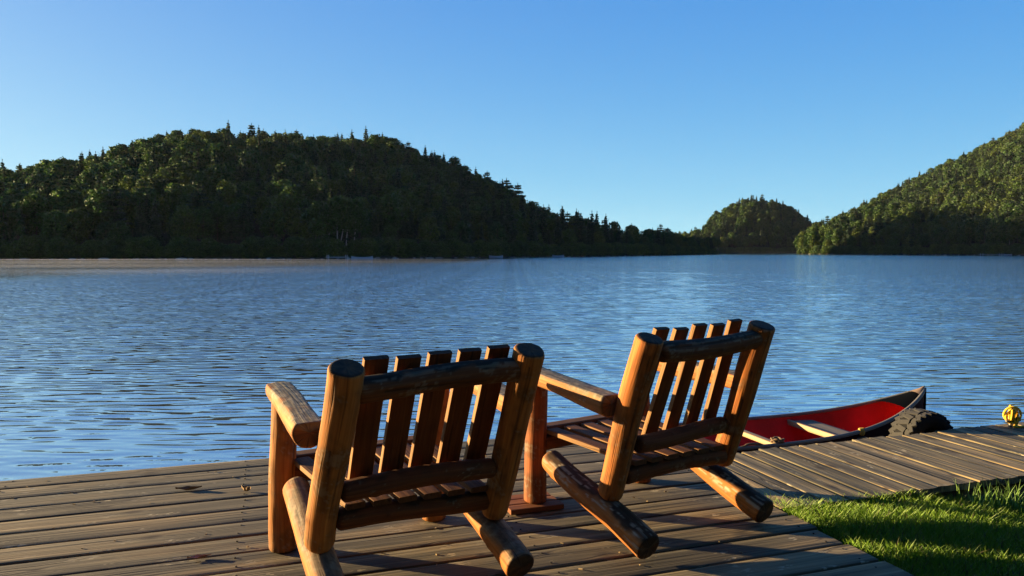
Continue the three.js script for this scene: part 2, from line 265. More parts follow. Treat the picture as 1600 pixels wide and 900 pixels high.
plant(leftHill, 11, 4.1, -40, 1122, 26, (px, t) => 0.28 + 0.22 * sstep(500, 900, px) - 0.17 * sstep(0.75, 1, t));
plant(leftHill, 12, 8.5, -1300, -40, 30, () => 0.3);
plant(rightHill, 13, 4.4, 1244, 1640, 18, (px, t) => 0.22 + 0.12 * sstep(0.7, 1, t));
plant(rightHill, 14, 9, 1640, 2300, 20, () => 0.3);
plant(midHill, 15, 4.4, 1032, 1338, 14, () => 0.34);
plant(farHill, 16, 8, 970, 1300, 10, () => 0.4);
for (const t of T) { const top = t.y + 12.6 * t.s; t.elev = (top - EYE) / t.D; t.size = 12 * t.s / t.D; t.con = t.k >= 6; }
{ // the trees that the photograph lets one pick out: water's edge and skyline; the rest is the wood behind them
  const bins = new Map();
  for (const t of T) {
    if (t.px < 0 || t.px > 1600 || t.hill === farHill) continue;
    const b = [leftHill, rightHill, midHill].indexOf(t.hill) * 1000 + Math.floor(t.px / (t.hill === leftHill ? 11 : 8)), e = bins.get(b) ?? {}; bins.set(b, e);
    if (t.sh < 9 && (!e.front || t.sh < e.front.sh)) e.front = t;
    if (!e.top || t.elev > e.top.elev) e.top = t;
  }
  for (const e of bins.values()) { if (e.front) e.front.pick = 'front'; if (e.top && !e.top.pick) e.top.pick = 'top'; }
}
const dummy = new THREE.Object3D();
{ // low bushes along every shore, and the wood behind the camera that stands round the lawn
  const r = rng(55), list = [];
  for (const [hill, a, b] of [[leftHill, -60, 1120], [rightHill, 1248, 1640], [midHill, 1035, 1335]]) for (let px = a; px < b;) { const Ds = interp(hill, px, 1), d = Ds - 1.4 + r() * 2.6, s = (0.24 + 0.26 * r()) * Math.min(1, 0.6 + (interp(hill, px, 3) + 5) / 60); list.push([(px - 800) / 1137 * d, WATER - 2.4 * s, -d, s * 1.35, s, r()]); px += 1137 / Ds * 0.85; }
  const wood = [];
  for (let i = 0; i < 260; i++) { const a = (100 + 170 * r()) * Math.PI / 180, d = 10 + 34 * Math.sqrt(r()), x = Math.sin(a) * d, z = -Math.cos(a) * d; if (x < -6 && z < 1) continue; const s = 0.75 + 0.6 * r(); wood.push([x, -0.3, z, s, s, r()]); }
  const put = (name, label, group, l, geo, mat, f) => { const m = new THREE.InstancedMesh(geo, mat, l.length); m.name = numbered(name); m.userData = { kind: 'stuff', label, category: name, group }; l.forEach(([x, y, z, sx, sy, v], n) => { dummy.position.set(x, y, z); dummy.rotation.set(0, v * 40, 0); dummy.scale.set(sx, sy, sx); dummy.updateMatrix(); m.setMatrixAt(n, dummy.matrix); if (f) m.setColorAt(n, f(v)); }); scene.add(m); };
  const tone = (v) => lin(0.04 + 0.04 * v, 0.085 + 0.05 * v, 0.020);
  put('undergrowth', 'dark bushes along the waterline of the far shores', 'bushes along the shores', list, CROWN[1], leafBase, tone);
  put('woods', 'trees of the wood behind the lawn', 'wood behind the lawn', wood, CROWN[2], leafBase, tone); put('woods', 'trees of the wood behind the lawn', 'wood behind the lawn', wood, TRUNK[2], barkMat);
}
KIND.forEach((k, i) => {
  const list = T.filter((t) => t.k === i && !t.pick); if (!list.length) return;
  const mk = (name, geo, mat, color) => {
    const m = new THREE.InstancedMesh(geo, mat, list.length); m.name = numbered(name); m.userData = { kind: 'stuff', label: 'dense mixed forest covering the hillsides round the lake', category: 'forest', group: 'forest masses on the hills' };
    list.forEach((t, n) => { dummy.position.set(t.x, t.y, -t.D); dummy.rotation.set(0, t.turn, 0); dummy.scale.set(t.s * (0.9 + 0.25 * t.v), t.s, t.s * (0.9 + 0.25 * t.v)); dummy.updateMatrix(); m.setMatrixAt(n, dummy.matrix); if (color) m.setColorAt(n, color(t)); });
    scene.add(m);
  };
  const bl = [[0.026, 0.069, 0.017], [0.043, 0.094, 0.016], [0.082, 0.116, 0.017]], cn = [[0.014, 0.041, 0.018], [0.02, 0.048, 0.018], [0.03, 0.058, 0.019]];
  mk('forest', CROWN[i], leafBase, (t) => { const a = i >= 6 ? cn : bl, f = clamp(t.tone * 1.5 - 0.25) * 1.99, j = Math.floor(f), w = f - j; return lin(...[0, 1, 2].map((c) => lerp(a[j][c], a[j + 1][c], w))); });
  mk('forest_trunks', TRUNK[i], barkMat);
});
{
  const protos = {};
  const L1 = [[120, 'the far left shoulder of the left hill'], [235, 'the rise to the left hilltop'], [340, 'the left of the left hilltop'], [460, 'the middle of the left hilltop'], [570, 'the right of the left hilltop'], [690, 'the upper right slope of the left hill'], [800, 'the steep right slope of the left hill'], [900, 'the lower right slope of the left hill'], [1010, 'the dark spit right of the left hill'], [1200, 'the tip of the dark spit']];
  const places = {
    lefttop: L1, leftfront: [[150, 'the left shore next to the frame edge'], [330, 'the left shore behind the lying mist'], [480, 'the left shore before the pale birches'], [640, 'the left shore around the white boat'], [800, 'the left shore up to the second boat'], [950, 'the left shore beyond the second boat'], [1200, 'the shore at the tip of the dark spit']],
    righttop: [[1330, 'the low end of the right skyline'], [1420, 'the lower middle of the right skyline'], [1510, 'the upper middle of the right skyline'], [1700, 'the high end of the right skyline']],
    rightfront: [[1340, 'the sunlit point of the right shore'], [1450, 'the shaded middle of the right shore'], [1540, 'the shaded right shore before the jetty'], [1700, 'the right shore behind the jetty']],
    midtop: [[1120, 'the left flank of the round hill'], [1190, 'the left crest of the round hill'], [1240, 'the right crest of the round hill'], [1400, 'the right flank of the round hill']], midfront: [[1400, 'the foot of the round far hill']],
  };
  const ORD = ['first', 'second', 'third', 'fourth', 'fifth', 'sixth', 'seventh', 'eighth', 'ninth', 'tenth', 'eleventh', 'twelfth', 'thirteenth', 'fourteenth', 'fifteenth', 'sixteenth', 'seventeenth', 'eighteenth', 'nineteenth', 'twentieth'], count = {};
  T.sort((a, b) => a.px - b.px);
  for (const t of T) {
    if (!t.pick) continue;
    const zone = (t.hill === leftHill ? 'left' : t.hill === rightHill ? 'right' : 'mid') + t.pick, place = places[zone].find((p) => t.px < p[0])[1], sort = t.con ? (t.k >= 9 ? 'pine' : 'spruce') : t.k >= 4 ? 'slim tree' : 'round tree', nth = count[sort + place] = (count[sort + place] ?? -1) + 1;
    const name = t.con ? (t.k >= 9 ? 'pine_tree' : 'spruce_tree') : 'broadleaf_tree', mi = Math.floor(t.v * (t.con ? 1.99 : 3.99)), key = t.k + '_' + mi;
    let o = protos[key];
    if (!o) { o = protos[key] = new THREE.Group(); part('crown', CROWN[t.k], (t.con ? LEAF.con : LEAF.broad)[mi], o); part('trunk', TRUNK[t.k], barkMat, o); }
    const c = o.clone(); c.name = numbered(name); c.position.set(t.x, t.y, -t.D); c.rotation.y = t.turn; c.scale.setScalar(t.s); scene.add(c);
    c.userData = { label: `${ORD[nth]} ${sort} from the left on ${place}`, category: 'tree', group: (t.pick === 'top' ? 'trees on the skyline, ' : 'trees along the water edge, ') + (t.con ? 'conifers' : 'broadleaf') };
  }
}
const at = (px, D, y) => V((px - 800) / 1137 * D, y, -D);
{ // pale birch trunks by the water, left and right
  const make = (px, D, lean, h, label, group) => {
    D += 4; const p = at(px, D, WATER + 0.9), o = thing('birch_tree', label, 'tree', [p.x, p.y, p.z], px * 0.37, group);
    const c = new THREE.CatmullRomCurve3([V(0, -1, 0), V(lean * 0.2, h * 0.35, 0.1), V(lean * 0.7, h * 0.7, 0), V(lean, h, 0.1)]); const g = new THREE.TubeGeometry(c, 10, 0.12, 7); o.rotation.y = 0;
    part('trunk', g, birchMat, o); const cr = part('crown', CROWN[4], LEAF.broad[0], o); cr.scale.setScalar(0.8); cr.position.set(lean, h - 5.2, 0);
  };
  const l = (n) => `${n} pale birch trunk from the left in the gap by the white boat`;
  [[493, 155, 0.5, 6.5], [514, 154, 0.2, 7], [528, 154, -0.1, 8], [532, 155, 0.9, 7.5], [541, 155, 0.5, 7.4], [553, 156, 0.6, 7.6]].forEach((a, i) => make(...a, l(['first', 'second', 'third, upright,', 'fourth, leaning,', 'fifth', 'sixth'][i]), 'pale birches on the left shore'));
  const r = (n) => `${n} tall birch with a pale trunk above the small jetty on the right shore`;
  [[1553, 281, -0.6, 9], [1576, 275, -0.3, 9]].forEach((a, i) => make(...a, r(['left', 'right'][i]), 'pale birches on the right shore'));
}

// ------------------------------------------------------------------ far shore: boats and jetties
const whiteMat = std({ color: lin(0.20, 0.21, 0.23), roughness: 0.6 }), greyWood = std({ color: lin(0.26, 0.25, 0.23), roughness: 0.9 });
function hullGeo(L, B, Hh, rise) {
  const pos = [], idx = [], N = 20, M = 10;
  for (let s = 0; s < 2; s++) for (let i = 0; i <= N; i++) { const t = i / N * 2 - 1, b = B / 2 * Math.pow(Math.max(0, 1 - Math.pow(Math.abs(t), 2.4)), 0.8) * (s ? 0.93 : 1), sh = Hh + rise * Math.pow(Math.abs(t), 3); for (let j = 0; j <= M; j++) { const k = j / M * 2 - 1; pos.push(t * L / 2 * (s ? 0.98 : 1), (s ? 0.02 : 0) + (sh - (s ? 0.02 : 0)) * Math.pow(Math.abs(k), 2.5), b * Math.sign(k) * Math.pow(Math.abs(k), 0.6)); } }
  const st = (N + 1) * (M + 1); for (let s = 0; s < 2; s++) for (let i = 0; i < N; i++) for (let j = 0; j < M; j++) { const a = s * st + i * (M + 1) + j, b = a + M + 1; s ? idx.push(a, b, a + 1, b, b + 1, a + 1) : idx.push(a, a + 1, b, b, a + 1, b + 1); }
  for (const j of [0, M]) for (let i = 0; i < N; i++) { const a = i * (M + 1) + j, b = a + M + 1; idx.push(a, b, a + st, b, b + st, a + st); }
  const g = geoOf(pos, idx); g.computeVertexNormals(); return g;
}
{
  const boat = (px, D, L, turn, label) => { const p = at(px, D, WATER - 0.05), o = thing('rowing_boat', label, 'boat', [p.x, p.y, p.z], turn); part('hull', hullGeo(L, 1.35, 0.5, 0.22), whiteMat, o); for (const x of [-0.5, 0.6]) { const g = new THREE.BoxGeometry(0.25, 0.04, 1.05); g.translate(x, 0.36, 0); part('seat', g, greyWood, o); } return o; };
  boat(566, 151, 4.4, 0.12, 'small white boat moored below the birches on the left shore');
  boat(775, 184, 3.6, -0.1, 'small pale boat on the dark shore under the end of the left hill');
  boat(872, 205, 3.4, 0.2, 'pale boat furthest along the dark shore of the left hill');
  boat(1574, 270, 4.2, 0.3, 'pale boat by the small dock on the right shore');
  const jetty = (px, D, L, turn, label) => { const p = at(px, D, WATER), o = thing('jetty', label, 'jetty', [p.x, p.y, p.z], turn); const g = new THREE.BoxGeometry(L, 0.12, 1.5); g.translate(0, 0.42, 0); part('deck', g, greyWood, o); for (const s of [-1, 1]) for (const k of [-0.42, 0.42]) { const c = new THREE.CylinderGeometry(0.09, 0.09, 1.6, 8); c.translate(k * L, 0.1, s * 0.62); part('post', c, greyWood, o); } };
  jetty(527, 151, 4.6, 0.5, 'grey jetty sloping to the water left of the white boat'); jetty(1548, 272, 9, 0.1, 'low grey jetty on the right shore below the birches');
}

// ------------------------------------------------------------------ mist lying on the lake
{
  const pad = (px, D, rx, ry, rz, alpha, seed) => {
    const pos = [], col = [], idx = [], N = 48, M = 12, cx = (px - 800) / 1137 * D;
    for (let j = 0; j <= M; j++) for (let i = 0; i <= N; i++) { const a = i / N * 6.28318, f = j / M * 2 - 1, rr = Math.cos(f * Math.PI / 2), k = 1 + 0.35 * (fbm3(Math.cos(a) * 1.5 + seed, Math.sin(a) * 1.5, 2, 2) - 0.5), x = cx + Math.cos(a) * rx * rr * k, z = -D + Math.sin(a) * rz * rr * k; pos.push(x, WATER + 0.06 + (f > 0 ? ry * Math.sin(f * Math.PI / 2) : 0.02 * f) + 0.03, z); col.push(1, 1, 1, clamp(0.72 * alpha * Math.pow(1 - rr * 0.999, 0.8) * (f > 0 ? 1 : 0.25) * (0.4 + 1.2 * fbm3(x * 0.15, z * 0.35, seed, 3)))); }
    for (let j = 0; j < M; j++) for (let i = 0; i < N; i++) { const a = j * (N + 1) + i, b = a + N + 1; idx.push(a, b, a + 1, b, b + 1, a + 1); }
    const g = geoOf(pos, idx, null, col, 4); g.computeVertexNormals();
    const m = new THREE.Mesh(g, mistMat); m.name = numbered('mist'); m.userData = { kind: 'stuff', label: 'thin morning mist lying low on the still water', category: 'mist', group: 'mist on the lake' }; scene.add(m);
  };
  const mistMat = std({ color: lin(0.74, 0.71, 0.62), roughness: 1, vertexColors: true, transparent: true, depthWrite: false });
[[-60, 55, 24, 0.12, 9, 0.10], [330, 60, 15, 0.10, 8, 0.08], [-90, 73, 30, 0.16, 11, 0.15], [300, 78, 24, 0.15, 10, 0.13], [-120, 94, 34, 0.2, 12, 0.2], [240, 97, 30, 0.2, 12, 0.19], [560, 103, 22, 0.15, 11, 0.11], [-140, 120, 42, 0.28, 15, 0.24], [230, 122, 38, 0.26, 14, 0.24], [560, 127, 36, 0.2, 13, 0.14]].forEach((a, i) => pad(...a, i * 3.1));
  const r = rng(19);
  for (let i = 0; i < 5; i++) pad(1120 + 40 * i, 480 + 50 * r(), 25, 1.6, 14, 0.018, 90 + i);
}

// ------------------------------------------------------------------ the bank, the deck and the dock
const bankY = (q, p) => {
  let y = -0.035 - 0.115 * sstep(2.95, 4.0, q) + 0.03 * (fbm3(q * 1.4, p * 1.4, 3, 3) - 0.5);
  const under = q < 2.34 ? 0.16 * sstep(2.36, 2.2, q) + 0.5 * sstep(2.0, 3.6, p) * sstep(2.36, 2.2, q) : 0;
  return y - under - 0.8 * sstep(2.75 + (q < 2.3 ? -0.6 : 0.12), 3.9, p);
};
{
  const pos = [], idx = [], qs = [], ps = []; for (let q = -40; q < -8; q += 4) qs.push(q); for (let q = -8; q < 2; q += 0.5) qs.push(q); for (let q = 2; q < 7; q += 0.08) qs.push(q); for (let q = 7; q <= 40; q += 3) qs.push(q);
  for (let p = -45; p < -3; p += 3) ps.push(p); for (let p = -3; p < 0.6; p += 0.3) ps.push(p); for (let p = 0.6; p < 4.4; p += 0.08) ps.push(p); ps.push(5);
  for (const q of qs) for (const p of ps) pos.push(q, bankY(q, p), -p);
  for (let i = 0; i < qs.length - 1; i++) for (let j = 0; j < ps.length - 1; j++) { const a = i * ps.length + j, b = a + ps.length; idx.push(a, b, a + 1, b, b + 1, a + 1); }
  const g = geoOf(pos, idx); g.computeVertexNormals(); const m = struct('ground', g, std({ color: lin(0.035, 0.045, 0.016), roughness: 1 })); m.rotation.y = TURN;
}
// a board: its length along x, rounded long edges, a slight crown
function boardGeo(L, w, t, rad, uo, vo, cup = 0, segs = 1) {
  const prof = []; const cs = [[w / 2, t / 2, 0], [-w / 2, t / 2, 1], [-w / 2, -t / 2, 2], [w / 2, -t / 2, 3]];
  for (const [cz, cy, k] of cs) for (let i = 0; i <= 3; i++) { const a = Math.PI / 2 * (k + i / 3), rr = Math.min(rad, t * 0.45); let z = cz - Math.sign(cz) * rr + Math.cos(a) * rr, y = cy - Math.sign(cy) * rr + Math.sin(a) * rr; prof.push([z, y]); if (k === 0 && i === 3) for (const f of [0.5, 0, -0.5]) prof.push([f * (w / 2), t / 2]); }
  for (const q of prof) q[1] += cup * (4 * q[0] * q[0] / (w * w) - 0.5);
  const n = prof.length, pos = [], uv = [], idx = []; let per = 0; const acc = [0]; for (let i = 1; i <= n; i++) { const a = prof[i - 1], b = prof[i % n]; per += Math.hypot(a[0] - b[0], a[1] - b[1]); acc.push(per); }
  for (let s = 0; s <= segs; s++) for (let i = 0; i <= n; i++) { const q = prof[i % n], x = (s / segs - 0.5) * L; pos.push(x, q[1], q[0]); uv.push(x / 4 + uo, acc[i] / 1.2 + vo); }
  for (let s = 0; s < segs; s++) for (let i = 0; i < n; i++) { const a = s * (n + 1) + i, b = a + n + 1; idx.push(a, a + 1, b, b, a + 1, b + 1); }
  for (const e of [-1, 1]) { const b = pos.length / 3; for (let i = 0; i < n; i++) { pos.push(e * L / 2, prof[i][1], prof[i][0]); uv.push(prof[i][1] / 0.3 + uo, prof[i][0] / 1.2 + vo); } for (let i = 1; i < n - 1; i++) e > 0 ? idx.push(b, b + i + 1, b + i) : idx.push(b, b + i, b + i + 1); }
  // the profile runs so that the faces look outwards
  const g = geoOf(pos, idx, uv); const c = toCreasedNormals(g, 0.7); return c;
}
{
  const deck = new THREE.Group(); deck.name = 'deck'; deck.rotation.y = TURN; deck.userData = { kind: 'structure', label: 'weathered brown plank deck under the two chairs' }; scene.add(deck);
  const r = rng(91), PITCH = 0.18; let p1 = 4.58;
  for (let i = 0; i < 29; i++) {
    const w = i === 0 ? 0.158 : PITCH - 0.012 - r() * 0.005, right = 2.325 + (r() - 0.5) * 0.03 + (i < 4 ? -0.03 : 0), left = -5.4, L = right - left;
    const m = part(numbered('plank'), boardGeo(L, w, 0.038, 0.006, r(), r(), (r() - 0.4) * 0.003, 6), deckMats[Math.floor(r() * 3.99)], deck);
    m.position.set((left + right) / 2, -0.019 + (r() - 0.5) * 0.003, -(p1 - w / 2)); m.rotation.x = (r() - 0.5) * 0.012; p1 -= i === 0 ? 0.165 : PITCH;
  }
  { const nails = [], rr = rng(12); let pp = 4.58; for (let i = 0; i < 18; i++) { for (let j = 0; j < 5; j++) for (const e of [-0.045, 0.045]) { const c = new THREE.CylinderGeometry(0.0045, 0.0045, 0.004, 8); c.translate(2.26 - j * 1.2 + (rr() - 0.5) * 0.02, 0.0015, -(pp - (i ? 0.086 : 0.079) + e + (rr() - 0.5) * 0.012)); nails.push(c); } pp -= i === 0 ? 0.165 : PITCH; }
    const m = part('nail_heads', mergeGeometries(nails), std({ color: lin(0.02, 0.017, 0.014), roughness: 0.7, metalness: 0.5 }), deck); m.userData.kind = 'stuff'; }
  const bm = (name, L, w, h, x, y, z, turn) => { const m = part(numbered(name), boardGeo(L, w, h, 0.008, 0.3, 0.1), beamMat, deck); m.position.set(x, y, z); m.rotation.y = turn; };
  bm('beam', 7.6, 0.05, 0.18, -1.54, -0.135, -4.52, 0); for (let i = 0; i < 7; i++) bm('joist', 5.2, 0.05, 0.18, 2.26 - i * 1.2, -0.135, -1.93, Math.PI / 2);
  for (let i = 0; i < 4; i++) { const c = new THREE.CylinderGeometry(0.09, 0.1, 1.3, 12); const m = part(numbered('post'), c, beamMat, deck); m.position.set(2.1 - i * 2.4, -0.9, -4.4); }
}
{
  const dock = thing('dock', 'narrow grey plank dock beside the red canoe', 'dock'); dock.rotation.y = TURN;
  const r = rng(47); let q = 2.345;
  for (let i = 0; i < 44; i++) {
    const w = 0.122 + r() * 0.016, far = 3.81 + (r() - 0.5) * 0.035, near = 2.885 + (r() - 0.5) * 0.03, L = far - near;
    const m = part(numbered('plank'), boardGeo(L, w, 0.036, 0.006, r(), r(), 0.002 + r() * 0.003), dockMats[Math.floor(r() * 2.99)], dock);
    m.rotation.order = 'YXZ'; m.rotation.y = Math.PI / 2; m.position.set(q + w / 2, -0.019 + (r() - 0.5) * 0.007, -(near + far) / 2); m.rotation.x = (r() - 0.35) * 0.05; q += w + 0.010 + r() * 0.006;
  }
  for (const [p, y, rad] of [[2.99, -0.155, 0.105], [3.70, -0.155, 0.1]]) { const c = new THREE.CylinderGeometry(rad, rad * 1.05, 6.2, 16); c.rotateZ(Math.PI / 2); const m = part(numbered('beam'), c, beamMat, dock); m.position.set(5.5, y, -p); }
  for (let i = 0; i < 4; i++) { const c = new THREE.CylinderGeometry(0.07, 0.08, 1.4, 12), m = part(numbered('post'), c, beamMat, dock); m.position.set(3.2 + i * 1.4, -0.75, -3.58); }
}

// ------------------------------------------------------------------ grass
{
  const r = rng(8), blade = (h, w, bend) => { const pos = [], idx = [], nor = []; for (let i = 0; i <= 3; i++) { const t = i / 3, ww = w * (1 - t * t * 0.95) / 2; pos.push(-ww, h * t * (1 - 0.12 * t * bend * 8), bend * t * t, ww, h * t * (1 - 0.12 * t * bend * 8), bend * t * t); nor.push(-0.3, 0.7, 0.7, 0.3, 0.7, 0.7); } for (let i = 0; i < 3; i++) idx.push(i * 2, i * 2 + 1, i * 2 + 2, i * 2 + 2, i * 2 + 1, i * 2 + 3); const g = geoOf(pos, idx); g.setAttribute('normal', new THREE.Float32BufferAttribute(nor, 3)); return g; };
  const gm = new THREE.MeshPhysicalMaterial({ color: 0xffffff, roughness: 0.75, specularIntensity: 0.4, transmission: 0.35, thickness: 0, side: THREE.DoubleSide });
  const kinds = [blade(0.040, 0.0032, 0.016), blade(0.052, 0.003, 0.032), blade(0.034, 0.0036, 0.008)], sets = [[], [], []];
  for (let i = 0; i < 150000; i++) {
    const q = 2.30 + Math.pow(r(), 1.15) * 3.0, p = 0.7 + r() * 2.35; const dens = fbm3(q * 3, p * 3, 9, 2);
    if (q < 2.335 + 0.02 * r() || r() > 0.45 + dens) { r(); continue; }
    if (p > 2.9 && (q > 2.9 + r() * 0.3)) continue; if (p > 2.9 + 0.16 * r() * sstep(3.0, 2.5, q)) continue;
    const y = p > 2.86 && q < 3.2 ? Math.max(bankY(q, p), -0.03) : bankY(q, p);
    sets[i % 3].push([q, y, p, r() * 6.283, (0.55 + 0.75 * r()) * (0.75 + 0.6 * fbm3(q * 2.2, p * 2.2, 21, 2)), r(), fbm3(q * 1.3, p * 1.3, 33, 2)]);
  }
  sets.forEach((list, k) => {
    const m = new THREE.InstancedMesh(kinds[k], gm, list.length); m.name = numbered('grass'); m.userData = { kind: 'stuff', label: 'short green lawn between the deck and the dock', category: 'grass', group: 'lawn grass beside the deck' };
    list.forEach(([q, y, p, a, s, c, b], n) => { dummy.position.set(q * CA - p * SA, y - 0.004, -(q * SA + p * CA)); dummy.rotation.set((c - 0.5) * 0.5, a, (b - 0.5) * 0.8); dummy.scale.set(0.9 + 0.5 * c, s, s); dummy.updateMatrix(); m.setMatrixAt(n, dummy.matrix); const dry = c > 0.95 ? 1 : 0; m.setColorAt(n, dry ? lin(0.14, 0.11, 0.05) : lin(lerp(0.10, 0.33, c * 0.6 + b * 0.4), lerp(0.29, 0.48, c * 0.5 + b * 0.5), lerp(0.018, 0.032, c))); });
    scene.add(m);
  });
  const tuft = (q0, p0, n, h, seed, label) => {
    const rr = rng(seed), o = thing('grass_tuft', label, 'grass tuft', [q0 * CA - p0 * SA, bankY(q0, p0), -(q0 * SA + p0 * CA)]), gs = [];
    for (let i = 0; i < n; i++) { const hh = h * (0.5 + 0.6 * rr()), pos = [], idx = [], a = rr() * 6.283, be = hh * (0.08 + 0.5 * rr()), w = 0.0024 + 0.0014 * rr(), x0 = (rr() - 0.5) * 0.30, z0 = (rr() - 0.5) * 0.12; for (let s = 0; s <= 6; s++) { const t = s / 6, ww = w * (1 - t * t * 0.96), d = be * Math.pow(t, 1.9), y = hh * t * (1 - 0.25 * t * be / hh), cx = x0 + Math.cos(a) * d, cz = z0 + Math.sin(a) * d; pos.push(cx - Math.sin(a) * ww, y, cz + Math.cos(a) * ww, cx + Math.sin(a) * ww, y, cz - Math.cos(a) * ww); } for (let s = 0; s < 6; s++) idx.push(s * 2, s * 2 + 1, s * 2 + 2, s * 2 + 2, s * 2 + 1, s * 2 + 3); const g = geoOf(pos, idx); g.computeVertexNormals(); gs.push(g); }
    const bm = part('blades', mergeGeometries(gs), tuftMat, o); bm.userData.kind = 'stuff';
  };
  const tuftMat = new THREE.MeshPhysicalMaterial({ color: lin(0.13, 0.25, 0.024), roughness: 0.7, transmission: 0.35, thickness: 0, side: THREE.DoubleSide });
  tuft(3.55, 2.74, 95, 0.17, 4, 'tall bright grass tuft against the dark near edge of the dock'); 
}

// ------------------------------------------------------------------ log chairs
const ORANGE = [0.41, 0.150, 0.036], REDDISH = [0.22, 0.06, 0.018], GREY = [0.25, 0.215, 0.155], DARK = [0.027, 0.019, 0.011], PALE = [0.42, 0.35, 0.25];
